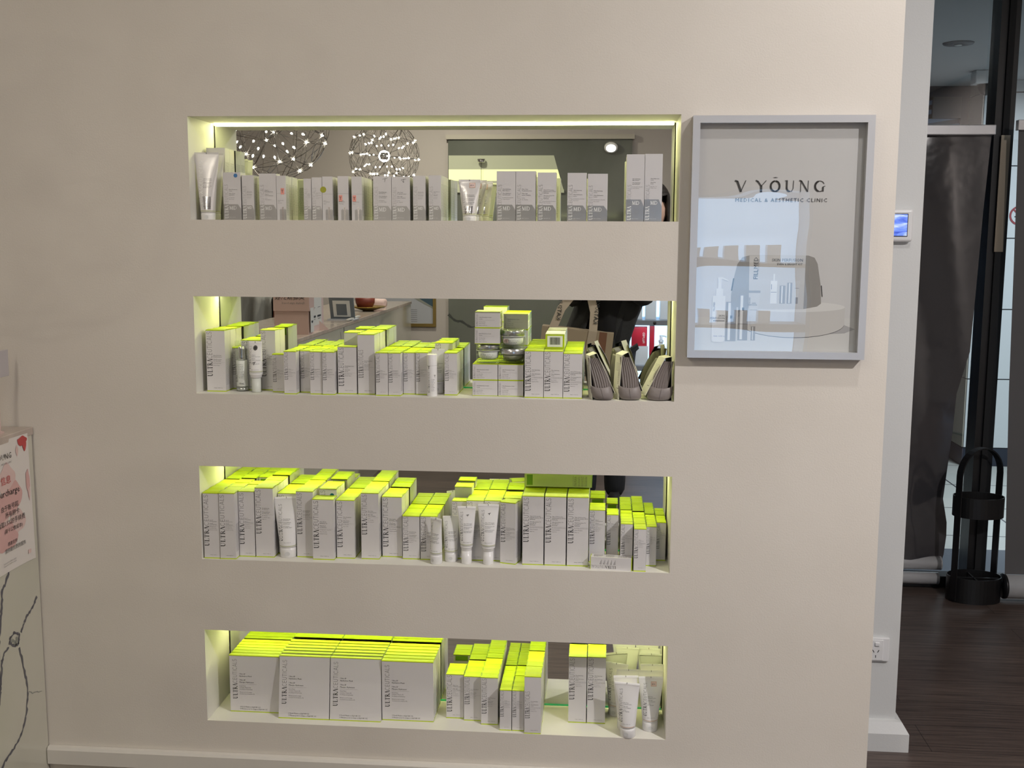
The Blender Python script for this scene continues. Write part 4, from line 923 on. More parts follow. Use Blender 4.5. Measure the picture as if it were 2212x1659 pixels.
b=MB(); b.box(-.50,-.02,-5.10,-5.08,0,1.0,'marble'); b.build('end_panel',dk)
# notice sheet stuck to the desk face
M['paper']=mat('notice_paper',(.74,.70,.66),.5); M['petal']=mat('petal_pink',(.66,.40,.38),.5); M['petalpale']=mat('petal_pale',(.70,.52,.49),.5); M['petalred']=mat('petal_red',(.52,.06,.06),.5)
nb=MB(); ny=12; nz=10; y_a,y_b,z_a,z_b=-.235,-.030,.690,1.012
def sh(y,z):
    u=(y-y_a)/(y_b-y_a); v=(z-z_a)/(z_b-z_a)
    return .0025+.0035*math.sin(u*7+v*3)*(1-v)*.6+.004*max(0,.25-v)*(1+math.sin(u*12))
vs=[(sh(y_a+(y_b-y_a)*i/ny,z_a+(z_b-z_a)*j/nz),y_a+(y_b-y_a)*i/ny+ (.004*(1-j/nz)),z_a+(z_b-z_a)*j/nz-.003*(i/ny)) for j in range(nz+1) for i in range(ny+1)]
nb.add(vs,[(j*(ny+1)+i,j*(ny+1)+i+1,(j+1)*(ny+1)+i+1,(j+1)*(ny+1)+i) for j in range(nz) for i in range(ny)],'paper',True)
SP=lambda y,z,e=.0012:(sh(y,z)+e,y,z)
def petal(cy,cz,ry,rz,k,e,ph=0): nb.add([SP(cy+ry*math.cos(a)*(1+.12*math.sin(3*a+ph)),cz+rz*math.sin(a)*(1+.15*math.cos(4*a+ph)),e) for a in [2*PI*i/24 for i in range(24)]],[tuple(range(24))],k)
petal(-.135,.905,.036,.045,'petalpale',.0008); petal(-.105,.865,.030,.036,'petal',.0010,1); petal(-.15,.85,.045,.035,'petal',.0011,2); petal(-.10,.800,.034,.030,'petalpale',.0009,2); petal(-.15,.775,.05,.035,'petal',.0010,3); petal(-.19,.82,.05,.07,'petalpale',.0007,1)
petal(-.060,.995,.022,.011,'petalred',.0012,1); petal(-.050,.983,.009,.014,'petalred',.0013); petal(-.085,.975,.006,.012,'petalpale',.0011); petal(-.044,.893,.009,.026,'petal',.0012,2); petal(-.041,.880,.006,.030,'petalred',.0010,1); petal(-.040,.862,.005,.020,'petalpale',.0012)
def NL(y,z): return lambda u,v:SP(y+u,z+v,.0022)
line(nb,'V YOUNG',.020,NL(-.113,.964),'ink',right=True); line(nb,'MEDICAL CLINIC',.006,NL(-.113,.952),'inkgrey',right=True); line(nb,'信息',.022,NL(-.121,.905),'petalred',right=True)
line(nb,'Surcharge',.024,NL(-.085,.874),'ink',right=True); line(nb,'由于账号超,',.0155,NL(-.090,.840),'ink',right=True); line(nb,'所有刷卡',.0155,NL(-.090,.822),'ink',right=True); line(nb,'收取1.5%的手续费',.0155,NL(-.067,.803),'ink',right=True)
line(nb,'(刷卡公惟成本)',.0125,NL(-.079,.785),'ink',right=True); line(nb,'感谢支持',.011,NL(-.105,.752),'ink',right=True); line(nb,'提供最优质的服务',.012,NL(-.068,.737),'ink',right=True)
for zz in (.712,.706): line(nb,'Terms and conditions apply',.0055,NL(-.115,zz),'inkgrey',right=True)
nb.add([SP(y,z,.0015) for y,z in ((-.058,.707),(-.046,.707),(-.046,.717),(-.058,.717))],[(0,1,2,3)],'petalpale')
o=nb.build('paper_notice',loc=(-1.1985,0,0)); tag(o,'white paper notice with pink flowers stuck on the marble desk face','notice')
# acrylic holder on the desk, at the left edge of the picture
e=empty('sign_holder',(-1.225,-.1,1.02),'pale card sign holder standing on the end of the marble desk','sign holder')
M['mauve']=mat('mauve_card',(.50,.47,.48),.5); M['pinkcard']=mat('pink_card',(.62,.47,.43),.5)
b=MB(); b.box(-.004,0,-.055,.053,.135,.200,'mauve'); b.build('card',e,bevel=.0008)
b=MB(); b.box(-.010,-.004,-.055,.010,.002,.134,'pinkcard'); b.box(-.03,.004,-.055,.010,0,.004,'pinkcard'); b.build('stand',e)

# ------------------------------------------------------------------ glazing, blinds and stand at the right
e=empty('window_1',(0,0,0),'','window'); del e['label']; del e['category']; struct(e)
b=MB(); b.box(1.807,1.884,2.09,2.20,0,CEIL,'black'); b.box(1.835,1.86,2.075,2.09,0,CEIL,'blackmatt'); b.build('mullion',e)
b=MB(); b.box(.9,3.0,2.12,2.2,0,.05,'black'); b.build('sill_rail',e)
M['winglass']=glassy('window_glass',(.86,.90,.90),.10)
b=MB(); b.quad((.9,2.16,.05),(3.0,2.16,.05),(3.0,2.16,CEIL),(.9,2.16,CEIL),'winglass'); b.build('glass_pane',e)
M['brass']=mat('brown_metal_plate',(.30,.25,.19),.35,.8)  # one even brown metal tone
b=MB(); b.box(1.83,1.866,2.070,2.075,1.45,1.92,'brass'); b.build('lock_plate',e)
M['pvc']=mat('grey_pvc_blind',(.055,.053,.058),.10,0,.9,bump=(2.2,.5,.02)); M['pvc2']=mat('grey_mesh_blind',(.115,.113,.115),.5)
e=empty('roller_blind',(0,2.1,0),'glossy grey plastic blind with a narrowed warped lower edge','blind')
ed=[(1.926,1.802),(1.609,1.789),(1.342,1.775),(1.032,1.768),(.855,1.721),(.70,1.713),(.556,1.706),(.394,1.700),(.29,1.722),(.231,1.723),(.15,1.714),(.10,1.70)]
b=MB(); rows=[]
for z,xr in ed: rows.append([(1.0+(xr-1.0)*i/24, .012*math.sin(i*.55+z*4)*(1.3-z*.5)+.010*math.sin(z*9+i*.2), z) for i in range(25)])
b.rings(rows,'pvc',True,False,False,False); b.build('sheet',e)
b=MB(); b.box(1.0,1.808,-.03,.012,1.922,1.962,'alu'); b.build('top_rail',e,bevel=.003)
b=MB(); b.tube([(1.0,0,.115),(1.70,0,.115)],.030,'alu',20); b.tube([(1.0,-.01,.050),(1.69,-.01,.050)],.026,'alu',20); b.build('bottom_roller',e)
e=empty('roller_blind',(0,1.96,0),'matt grey blind at the right edge of the picture','blind')
b=MB(); rows=[[(x0_+(2.9-x0_)*i/12,.004*math.sin(i),z) for i in range(13)] for z,x0_ in ((1.935,1.856),(1.4,1.872),(.88,1.886),(.117,1.918))]; b.rings(rows,'pvc2',True,False,False,False); b.build('sheet',e)
b=MB(); b.box(1.848,2.9,-.02,.012,1.928,1.968,'alu'); b.build('top_rail',e,bevel=.002)
b=MB(); b.tube([(1.922,0,.065),(2.9,0,.065)],.050,'alu',24); b.build('bottom_roller',e); b=MB(); b.tube([(1.912,0,.065),(1.922,0,.065)],.052,'black',24); b.build('end_cap',e)

e=empty('umbrella_stand',(1.799,1.975,0),'black metal umbrella stand with arched handle on the wood floor','umbrella stand')
sx,sy=.110,.080
def ringwall(z0,z1,name,bottom=True,grow=1.0):
    b=MB(); n=44; el_=lambda r,z:[(sx*r*math.cos(2*PI*i/n),sy*r*math.sin(2*PI*i/n)*1.0,z) for i in range(n)]
    b.rings([el_(grow*.97,z0+.004),el_(grow*.97,z1),el_(grow,z1),el_(grow,z0),],'black',False,False,bottom)
    if bottom: b.add(el_(grow*.97,z0+.004),[tuple(range(n))],'black')
    return b.build(name,e)
ringwall(0.0,.105,'base_cup'); ringwall(.360,.445,'upper_tray',False,.93)
b=MB(); b.box(-.104,.104,-.003,.003,.088,.094,'black'); b.box(-.003,.003,-.076,.076,.088,.094,'black'); b.build('divider',e)
# flat bar: two uprights joined by an arch
def bar_pt(s):  # s along the bar
    R_=.110; hz=.535
    if s<hz: return (-.112,0,s),0
    if s<hz+PI*R_: a=PI-(s-hz)/R_; return (R_*1.02*math.cos(a),0,hz+R_*math.sin(a)),a
    return (.112,0,hz-(s-hz-PI*R_)),0
b=MB(); rows=[]
tot=.535*2+PI*.110
for i in range(70):
    s=.01+(tot-.02)*i/69; (x,y,z),a=bar_pt(s); (x2,y2,z2),_=bar_pt(min(s+.002,tot-.001)); d=Vector((x2-x,0,z2-z)).normalized(); nrm=Vector((d.z,0,-d.x))*.003; wv=Vector((0,.015,0))
    P0=Vector((x,0,z)); rows.append([P0+nrm+wv,P0-nrm+wv,P0-nrm-wv,P0+nrm-wv])
b.rings(rows,'black',False); o=b.build('handle_bar',e); o.rotation_euler=(0,0,.50)

# outside the glass: arcade with a tiled pillar
M['outceil']=mat('outside_ceiling',(.42,.45,.48),.8); M['tilew']=mat('pillar_tile_white',(.62,.66,.68),.35); M['tileb']=mat('pillar_tile_beige',(.30,.29,.24),.4); M['grout']=mat('dark_grout',(.05,.055,.06),.8)
M['outbrown']=mat('outside_panel',(.07,.07,.075),.6); M['navy']=mat('dark_window_frame',(.012,.018,.035),.4); M['slat']=mat('blue_slat',(.06,.11,.20),.4)
b=MB(); b.box(.2,7,2.26,12,-.05,-.002,'outtile'); b.box(.9,3.0,2.26,2.62,-.002,.004,'greystone') if 0 else None; struct(b.build('floor_outside'))
b=MB(); b.box(.2,7,2.26,9,2.51,2.56,'outceil'); struct(b.build('ceiling_outside'))
M['greystone']=mat('grey_stone_strip',(.10,.115,.14),.5)
b=MB(); b.box(.9,4.5,2.27,2.72,0,.006,'greystone'); struct(b.build('trim_2'))
b=MB(); b.box(-.5,7,5.10,5.2,0,2.51,'navy'); struct(b.build('wall_outside'))
e=empty('pillar',(2.642,4.8,0),'white tiled pillar outside the glass with a no smoking sign','pillar')
b=MB(); b.box(0,.75,0,.26,.12,2.509,'grout'); 
for k in range(6):
    z0=.125+.4625*k; z1=min(z0+.4545,2.508)
    b.box(.003,.75,-.006,.0,z0,z1,'tilew'); b.box(-.006,0,.0,.26,z0,z1,'tileb')
b.build('tile_cladding',e)
b=MB(); b.box(-.004,.754,-.004,.26,0,.118,'navy'); b.build('plinth',e)
o=empty('no_smoking_sign',(2.905,4.792,1.655),'round red and white no smoking sign on the outside pillar','sign')
b=MB(); M['signred']=mat('sign_red',(.28,.03,.04),.5)
b.add([(.062*math.cos(a),-.001,.062*math.sin(a)) for a in [2*PI*i/32 for i in range(32)]],[tuple(range(32))],'signred'); b.add([(.050*math.cos(a),-.002,.050*math.sin(a)) for a in [2*PI*i/32 for i in range(32)]],[tuple(range(32))],'tilew')
b.box(-.030,.030,-.0032,-.0025,-.012,-.004,'ink'); b.box(-.054,.054,-.0042,-.0034,-.005,.005,'signred',Matrix.Rotation(PI/4,4,'Y')); b.build('sign_face',o)
e=empty('ceiling_vent',(2.045,3.416,2.51),'round vent in the ceiling outside the glass','vent')
b=MB(); b.lathe([(.078,-.001),(.074,-.007),(.040,-.009)],'outgrey' if 0 else 'greystone',32,cap0=False); b.build('vent_ring',e); b=MB(); b.lathe([(.022,-.010),(.016,-.014)],'tilew',20); b.build('vent_core',e)
e=empty('security_camera',(2.50,4.4,2.41),'small security camera dome beside the tiled pillar outside','security camera')
b=MB(); b.box(-.06,.10,-.05,.05,.02,.10,'plastic'); b.build('mount',e,bevel=.006); b=MB(); b.lathe([(.004,-.045),(.035,-.035),(.050,0),(.052,.02)],'black',24,c=(.02,0,0)); b.build('dome',e)
# far shopfront window with slats
e=empty('shop_window',(2.3,5.06,0),'dark framed window with blue slats beyond the glass, left of the tiled pillar','window')
b=MB(); b.box(-.6,.34,0,.035,2.44,2.508,'navy'); b.box(.285,.34,0,.035,1.6,2.44,'navy'); b.box(.10,.285,0,.03,2.30,2.44,'outbrown'); b.box(-.6,.285,0,.03,1.6,2.05,'navy'); b.build('window_frame',e)
b=MB()
for k in range(8): b.quad((-.6,.02,1.98+.06*k),(.285,.02,2.12+.06*k),(.285,.02,2.15+.06*k),(-.6,.02,2.01+.06*k),'slat')
b.build('slats',e)

# ------------------------------------------------------------------ the room behind (seen in the mirrors)
M['darkmarble']=ramp_mat('green_grey_marble',1.3,(1,1,1),[(.35,(.125,.135,.115)),(.65,(.165,.175,.150))],.10,5,dist=.8,coat=.7)
M['coveglow']=mat('cove_glow',(.8,.8,.5),.6,emit=(.86,.88,.34),es=.85); M['cove']=mat('cove_glow_dim',(.50,.52,.38),.6,emit=(.5,.52,.33),es=.10)  # both emit: bright and dim bands of a painted glow
b=MB(); b.box(-.97,.43,-5.50,-5.47,0,2.235,'darkmarble')
def vein2(pts,wd,k='vein'):
    for a,c in zip(pts,pts[1:]):
        dx,dz=c[0]-a[0],c[1]-a[1]; l=math.hypot(dx,dz); n=(-dz/l*wd/2,dx/l*wd/2)
        b.add([(a[0]+n[0],-5.4694,a[1]+n[1]),(c[0]+n[0]*.6,-5.4694,c[1]+n[1]*.6),(c[0]-n[0]*.6,-5.4694,c[1]-n[1]*.6),(a[0]-n[0],-5.4694,a[1]-n[1])],[(0,1,2,3)],k)
M['veindark']=mat('vein_dark',(.06,.065,.06),.3)
vein2([(-.97,.90),(-.93,.86),(-.90,.845),(-.87,.85),(-.82,.815),(-.79,.80)],.022,'veindark'); vein2([(-.79,.80),(-.6,.86),(-.4,.80)],.008,'veindark')
struct(b.build('wall_panel'))
b=MB(); b.box(-.985,.445,-5.5,-5.45,2.235,2.27,'oppwall2'); struct(b.build('trim_3'))
e=empty('recess_glow',(0,-5.47,0),'flat yellow glow painted on the dark marble panel behind, standing for a lit recess','recess')
b=MB(); b.quad((-.965,.001,2.115),(-.16,.001,2.115),(-.13,.001,2.01),(-.965,.001,2.01),'cove'); b.quad((-.965,.002,2.01),(-.13,.002,2.01),(-.105,.002,1.925),(-.965,.002,1.925),'coveglow'); b.quad((-.965,.001,1.925),(-.105,.001,1.925),(-.085,.001,1.86),(-.965,.001,1.86),'cove')  # flat emissive bands on the marble imitate a lit recess
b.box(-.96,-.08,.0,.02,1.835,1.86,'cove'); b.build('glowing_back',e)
b=MB(); b.lathe([(.028,2.06),(.030,2.064),(.030,2.085)],'chrome',24,c=(-.71,.035,0)); b.tube([(-.71,.035,2.06),(-.71,.035,1.70)],.0015,'black',5); b.build('hanging_lamp',e)
o=MB(); o.lathe([(.0001,0),(.040,0),(.048,.004),(.05,.012)],'lampface2' if 0 else 'coveglow2' if 0 else 'white',28,cap0=False)
M['spotglow']=mat('spot_glow',(1,1,1),.4,emit=(.95,.97,1),es=9)
sp=MB(); sp.lathe([(.0001,.0),(.036,.0)],'spotglow',26,cap0=False,cap1=False,sy=.8); 
w_=MB(); w_.lathe([(.052,.03),(.050,.0),(.037,-.002)],'white',28,cap0=True,cap1=False,sy=.8); w_o=w_.build('spot_reflection',loc=(.270,-5.43,2.165)); tag(w_o,'glowing disc on the dark marble panel, standing in for a reflected ceiling downlight','light'); s_o=sp.build('lamp_lens',w_o,loc=(0,0,-.003)); s_o.rotation_euler=(0,0,0)  # added disc imitates a ceiling downlight mirrored in the marble
w_o.rotation_euler=(1.15,0,0)

# gold framed certificate on the back wall
e=empty('picture_frame',(-1.34,-5.5,.80),'gold framed blue and white certificate on the back wall by the desk','picture')
M['gold']=mat('gold_frame',(.30,.21,.07),.35,.6); M['blueprint']=mat('certificate_blue',(.05,.09,.12),.4); M['whiteprint']=mat('certificate_white',(.40,.41,.45),.5)
b=MB(); W_=.54; H_=.72; t_=.024
for x0,x1,z0,z1 in ((0,W_,0,t_),(0,W_,H_-t_,H_),(0,t_,t_,H_-t_),(W_-t_,W_,t_,H_-t_)): b.box(x0-W_/2,x1-W_/2,.0,.02,z0,z1,'gold')
b.build('frame',e)
b=MB(); X_=W_/2-t_
b.quad((X_,.008,t_),(-X_,.008,t_),(-X_,.008,H_-t_),(X_,.008,H_-t_),'whiteprint'); b.add([(X_,.0088,.14),(X_,.0088,.5),(-X_,.0088,.5),(-.05,.0088,.30)],[(0,1,2,3)],'blueprint'); b.add([(-.05,.0092,.30),(.05,.0092,.245),(X_,.0092,.14),(X_,.0092,.155),(-.05,.0092,.33)],[(0,1,2,3,4)],'veinsoft')
for k in range(7): b.quad((.12,.009,.13-.0155*k),(-.02-.012*(k%3),.009,.13-.0155*k),(-.02-.012*(k%3),.009,.133-.0155*k),(.12,.009,.133-.0155*k),'inkgrey')
b.build('certificate',e)

# lit display cabinet
cb=empty('display_cabinet',(1.0,-4.9,0),'tall backlit display cabinet with cold blue white light in the room behind','cabinet')
M['cabglow']=mat('cabinet_light_panel',(.8,.9,1),.5,emit=(.42,.68,1.0),es=2.2); M['cabwhite']=mat('cabinet_body',(.30,.33,.38),.4); M['cabbar']=mat('cabinet_shelf_edge',(.22,.25,.30),.4)
for z in (.547,.877,1.262,1.712):
    l=bpy.data.lights.new('cabinet_fill','AREA'); l.shape='RECTANGLE'; l.size=1.1; l.size_y=.02; l.energy=2.0; l.color=(.72,.87,1); o=bpy.data.objects.new('cabinet_fill',l); COL.objects.link(o); o.location=(1.0,-4.93,z-.002); o.rotation_euler=(-.5,0,0)  # fill lamps added under the shelves to brighten the pack fronts
b=MB(); b.box(-.60,.60,-.40,-.38,0,1.74,'cabwhite'); b.box(-.60,-.575,-.40,0,0,1.74,'cabwhite'); b.box(.575,.60,-.40,0,0,1.74,'cabwhite'); b.box(-.6,.6,-.40,0,1.715,1.74,'cabwhite'); b.box(-.575,.575,-.38,0,0,.30,'cabwhite'); b.build('carcass',cb)
b=MB(); b.quad((.57,-.375,.30),(-.57,-.375,.30),(-.57,-.375,1.71),(.57,-.375,1.71),'cabglow'); b.build('light_panel',cb)
for z in (.565,.895,1.28):
    b=MB(); b.box(-.575,.575,-.37,-.005,z-.018,z+.018,'cabbar'); b.build('shelf',cb); 
    k_=MB(); k_.lathe([(.011,0),(.011,.008)],'ink',18,c=(0,0,0)); o=k_.build('knob',cb,loc=(-.40,-.005,z)); o.rotation_euler=(-PI/2,0,0)
M['redbox']=mat('red_carton',(.42,.012,.03),.4); M['coolwhite']=mat('cool_white_pack',(.75,.80,.86),.35)
def pack(x0,x1,y0,y1,z0,z1,k,label,grp=None,txt=None,name='carton'):
    b=MB(); b.box((x0-x1)/2,(x1-x0)/2,0,y1-y0,0,z1-z0,k)
    if txt: line(b,txt,.022,lambda u,v:((x1-x0)/2-.032+v,y1-y0+.0006,.02+u),'white')
    o=b.build(name,loc=((x0+x1)/2,y0,z0)); tag(o,label,'box',grp); return o
pack(.432,.560,-5.02,-4.98,.5835,.5835+.135,'coolwhite','white picture-printed pack below the red cartons in the lit cabinet')
pack(.44,.552,-5.05,-5.00,.7190,.858,'redbox','front red carton in the lit cabinet, stacked on the printed pack',None,'FILLMED')
pack(.572,.607,-5.12,-5.04,.5835,.862,'redbox','narrow red carton standing right behind the front one, lit cabinet')
for i,x in enumerate((.475,.575,.68,.80,.92,1.05,1.18,1.33)):
    pack(x-.038,x+.040,-5.12,-5.02,.9135,.9135+(.155,.16,.15,.17,.165,.15,.16,.15)[i],'coolwhite',f'pale carton, {NTH[i]} from the left end of the middle cabinet shelf','pale cartons on the middle cabinet shelf')
for i,x in enumerate((.85,.97,1.10,1.24,1.38)):
    pack(x-.045,x+.045,-5.12,-5.02,1.2985,1.2985+.15,'coolwhite',f'pale carton, {NTH[i]} in the row on the upper cabinet shelf','pale cartons on the upper cabinet shelf')
b=MB(); b.lathe([(.040,0),(.042,.004),(.042,.11),(.030,.135),(.014,.145),(.014,.160),(.018,.162),(.018,.178),(.010,.180),(.010,.200),(.013,.212)],'coolwhite',28); b.tube([(0,0,.208),(.03,0,.206),(.038,0,.198)],.005,'coolwhite',8)
o=b.build('pump_bottle',loc=(.655,-5.03,.5835)); tag(o,'white pump bottle on the lower shelf of the lit cabinet','bottle')

# spherical chandeliers
M['wire']=mat('chandelier_wire',(.30,.28,.26),.18,1.0); M['bead']=mat('led_bead',(1,1,1),.4,emit=(1,.95,.84),es=30)
def icos(sub):
    bm=bmesh.new(); bmesh.ops.create_icosphere(bm,subdivisions=sub,radius=1); v=[x.co.copy() for x in bm.verts]; e=[(a.verts[0].index,a.verts[1].index) for a in bm.edges]; bm.free(); return v,e
IV,IE=icos(2)
def chandelier(loc,r,label,rot,pw_=3.0):
    e=empty('sphere_chandelier',loc,label,'chandelier'); b=MB(); R_=Euler(rot).to_matrix(); vs=[R_@v for v in IV]
    for a,c in IE:
        for q,th in ((1.0,.0018),(.90,.0012)): b.tube([((vs[a]*(1-t)+vs[c]*t).normalized()*r*(1-(1-q)*math.sin(PI*t))) for t in (0,.25,.5,.75,1)],th,'wire',4)
    for a in range(42): b.tube([vs[a]*r*.12,vs[a]*r],.0009,'wire',4)
    b.lathe([(r*.10,-r*.10),(r*.14,0),(r*.10,r*.10)],'chrome',12); b.build('wire_frame',e)
    bead=None
    for v in vs+[v*.62 for v in vs]:
        if bead is None: m=MB(); m.lathe([(.0005,-.005),(.0036,-.002),(.0038,.002),(.0012,.008)],'bead',8); bead=m.build('led_bulb',e); o=bead
        else: o=bead.copy(); COL.objects.link(o); o.parent=e
        o.location=v*r*.99; o.rotation_euler=(v.to_track_quat('Z','Y')).to_euler()
    c=MB(); c.tube([(0,0,r),(0,0,CEIL-loc[2])],.0015,'wire',5); c.lathe([(.05,CEIL-loc[2]-.02),(.055,CEIL-loc[2]-.002)],'chrome',20); c.build('suspension_cord',e)
    l=bpy.data.lights.new('chandelier_light','POINT'); l.energy=pw_; l.color=(1,.91,.72); l.shadow_soft_size=.03; o=bpy.data.objects.new('chandelier_light',l); COL.objects.link(o); o.location=(loc[0],loc[1],loc[2])
chandelier((-1.10,-1.33,1.955),.25,'large wire sphere chandelier with LED beads, leftmost in the top mirror',(.3,.2,.5),4)
chandelier((-.70,-1.10,2.05),.15,'small wire sphere chandelier partly behind the large one in the mirror',(.1,.5,.2))
chandelier((-.95,-2.916,1.925),.187,'wire sphere chandelier with LED beads hanging alone, furthest from the wall',(.0,.1,.3))

# things on and behind the desk
M['pinkbox']=mat('pink_board',(.52,.37,.33),.5); M['pinkpanel']=mat('pink_panel_edge',(.60,.46,.44),.5); M['panelwhite']=mat('board_white',(.62,.62,.60),.5)
e=empty('display_board',(-1.292,-2.32,1.02),'pink lash display box with Chinese title standing on the desk worktop','display')
b=MB(); b.box(-.085,.085,-.04,.04,0,.20,'pinkbox'); b.box(-.088,.092,-.045,.045,.115,.215,'pinkbox'); b.build('box_body',e)
b=MB(); line(b,'美睫款式板',.030,lambda u,v:(.07-u,.0456,.172+v),'ink'); line(b,'Eyelash style board',.0145,lambda u,v:(.068-u,.0456,.150+v),'inkgrey'); b.box(.093,.0935,-.03,.03,.01,.13,'panelwhite'); b.add([(.0940,.02*math.cos(a)*.8,.07+.012*math.sin(a)-.004) for a in [PI+PI*i/12 for i in range(13)]],[tuple(range(13))],'ink'); b.build('printed_title',e)
e=empty('display_board',(-1.225,-2.50,1.02),'pink upright board with white chart standing at the desk edge','display')
b=MB(); b.box(-.006,.0,-.14,.14,.0,.24,'pinkpanel'); b.add([(.003,-.05,0),(.055,-.05,0),(.0,-.05,.05)],[(0,1,2)],'pinkpanel'); b.build('board',e)
b=MB(); b.box(.0,.0006,-.10,.10,.03,.215,'panelwhite')
for y in (-.05,.05):
    for z in (.07,.185): b.box(.0008,.0012,y-.034,y+.034,z,z+.010,'ink')
    for z in (.06,.118,.175): b.box(.0008,.0012,y-.025,y+.025,z,z+.003,'inkgrey')
b.build('chart',e)
e=empty('brochure_holder',(-1.27,-3.25,1.02),'tilted holder of dark grey brochures on the desk worktop','holder')
M['broch']=mat('brochure_grey',(.13,.15,.17),.4)
b=MB(); T_=Matrix.Rotation(-.35,4,'X'); b.box(-.07,.07,-.02,.0,.005,.16,'broch',T_); b.box(-.05,.05,.0,.002,.02,.12,'panelwhite',T_); b.box(-.03,.03,.002,.003,.03,.10,'broch',T_); b.build('brochures',e)
b=MB(); b.box(-.08,.08,-.07,.05,0,.006,'whiteprint'); b.box(.05,.068,-.16,.12,.006,.014,'panelwhite'); b.build('base',e)
e=empty('gold_dish',(-1.29,-4.03,1.02),'round gold dish on the far part of the desk','dish')
M['golddish']=mat('gold_dish_metal',(.55,.38,.10),.25,.9); M['redcloth']=mat('red_bowl',(.20,.035,.02),.5)
b=MB(); b.lathe([(.035,0),(.04,.004),(.10,.022),(.118,.030),(.110,.030),(.05,.012)],'golddish',36,cap1=False); b.build('dish',e)
b=MB(); b.lathe([(.03,.0),(.05,.01),(.062,.04),(.064,.075),(.055,.070)],'redcloth',28); o=b.build('red_bowl',loc=(-1.31,-4.03,1.035)); tag(o,'dark red bowl standing in the gold dish on the desk','bowl')
b=MB(); b.lathe([(.028,-.05),(.030,-.045),(.030,.05),(.012,.05)],'petalpale',24); o=b.build('paper_roll',loc=(-1.29,-4.36,1.051)); o.rotation_euler=(0,PI/2,.3); tag(o,'pale paper roll lying past the gold dish on the desk','roll')
# draped coat over a chair behind the desk
ch=empty('office_chair',(-2.06,-3.85,0),'black office chair behind the desk','chair')
b=MB(); b.box(-.24,.24,-.24,.24,.42,.50,'blackmatt'); b.build('seat',ch,bevel=.03); b=MB(); b.box(-.24,.24,-.28,-.22,.56,1.10,'blackmatt'); b.build('backrest',ch,bevel=.03); b=MB(); b.box(-.02,.02,-.30,-.27,.45,.7,'black'); b.build('back_bracket',ch)
b=MB(); b.tube([(0,0,.08),(0,0,.42)],.03,'black',12); b.build('column',ch)
for k in range(5): a=2*PI*k/5; b=MB(); b.tube([(0,0,.09),(.30*math.cos(a),.30*math.sin(a),.05)],[.025,.015],'black',8); b.lathe([(.02,0),(.026,.01),(.026,.04),(.02,.05)],'black',12,c=(.29*math.cos(a),.29*math.sin(a),0)); b.build('leg',ch)
M['coatgrey']=mat('grey_coat',(.33,.33,.31),.8); M['coatred']=mat('rust_cloth',(.34,.12,.09),.8)
def drape(x0,x1,y0,zt,drop,k,name,label,seed):
    r=random.Random(seed); b=MB(); rows=[]
    for j in range(9):
        t=j/8; row=[]
        for i in range(25):
            u=i/24; fold=.018*math.sin(u*17+seed)+.012*math.sin(u*31+t*4+seed)
            ang=t*1.0; y=y0+(.035 if t<.25 else .035)+fold*min(1,t*2)+(.0 if t>.2 else -.14*(1-t/.2)); z=zt-(0 if t<.2 else drop*(t-.2)/.8*(1+.18*math.sin(u*6+seed)))+.02*math.sin(u*9+seed)
            row.append((x0+(x1-x0)*u,y,z))
        rows.append(row)
    b.rings(rows,k,True,False,False,False); o=b.build(name); so=o.modifiers.new('s','SOLIDIFY'); so.thickness=.006; tag(o,label,'clothes'); return o
drape(-2.31,-1.93,-4.06,1.135,.34,'coatgrey','draped_coat','crumpled grey coat draped over the black office chair behind the desk',2)
drape(-1.92,-1.83,-4.055,1.13,.24,'coatred','draped_scarf','rust red cloth hanging beside the grey coat on the chair',5)

# the photographer, holding the phone out
pr=empty('person',(.30,-3.02,0),'person in black jacket and dark trousers taking the photo with a phone, bag on arm','person')
M['skin']=mat('skin',(.55,.36,.28),.5); M['hair']=mat('dark_hair',(.02,.016,.014),.45); M['jacket']=mat('charcoal_jacket',(.016,.0165,.016),.9,bump=(40,.5,.006)); M['shirt']=mat('black_top',(.004,.004,.005),.9); M['jeans']=mat('dark_navy_trousers',(.009,.011,.017),.85,bump=(30,.4,.004))
M['sole']=mat('white_shoe_sole',(.45,.46,.48),.5); M['lip']=mat('lips',(.42,.16,.14),.5); M['eyew']=mat('eye_white',(.75,.75,.73),.3)
def skin(name,verts,edges,radii,k,parent,root=0,sub=1):
    me=bpy.data.meshes.new(name); me.from_pydata(verts,edges,[]); me.materials.append(M[k]); o=bpy.data.objects.new(name,me); COL.objects.link(o); o.parent=parent
    m=o.modifiers.new('skin','SKIN'); m.use_smooth_shade=True
    for i,r in enumerate(radii): me.skin_vertices[0].data[i].radius=r if isinstance(r,tuple) else (r,r)
    me.skin_vertices[0].data[root].use_root=True
    s_=o.modifiers.new('sub','SUBSURF'); s_.levels=sub; s_.render_levels=sub; return o
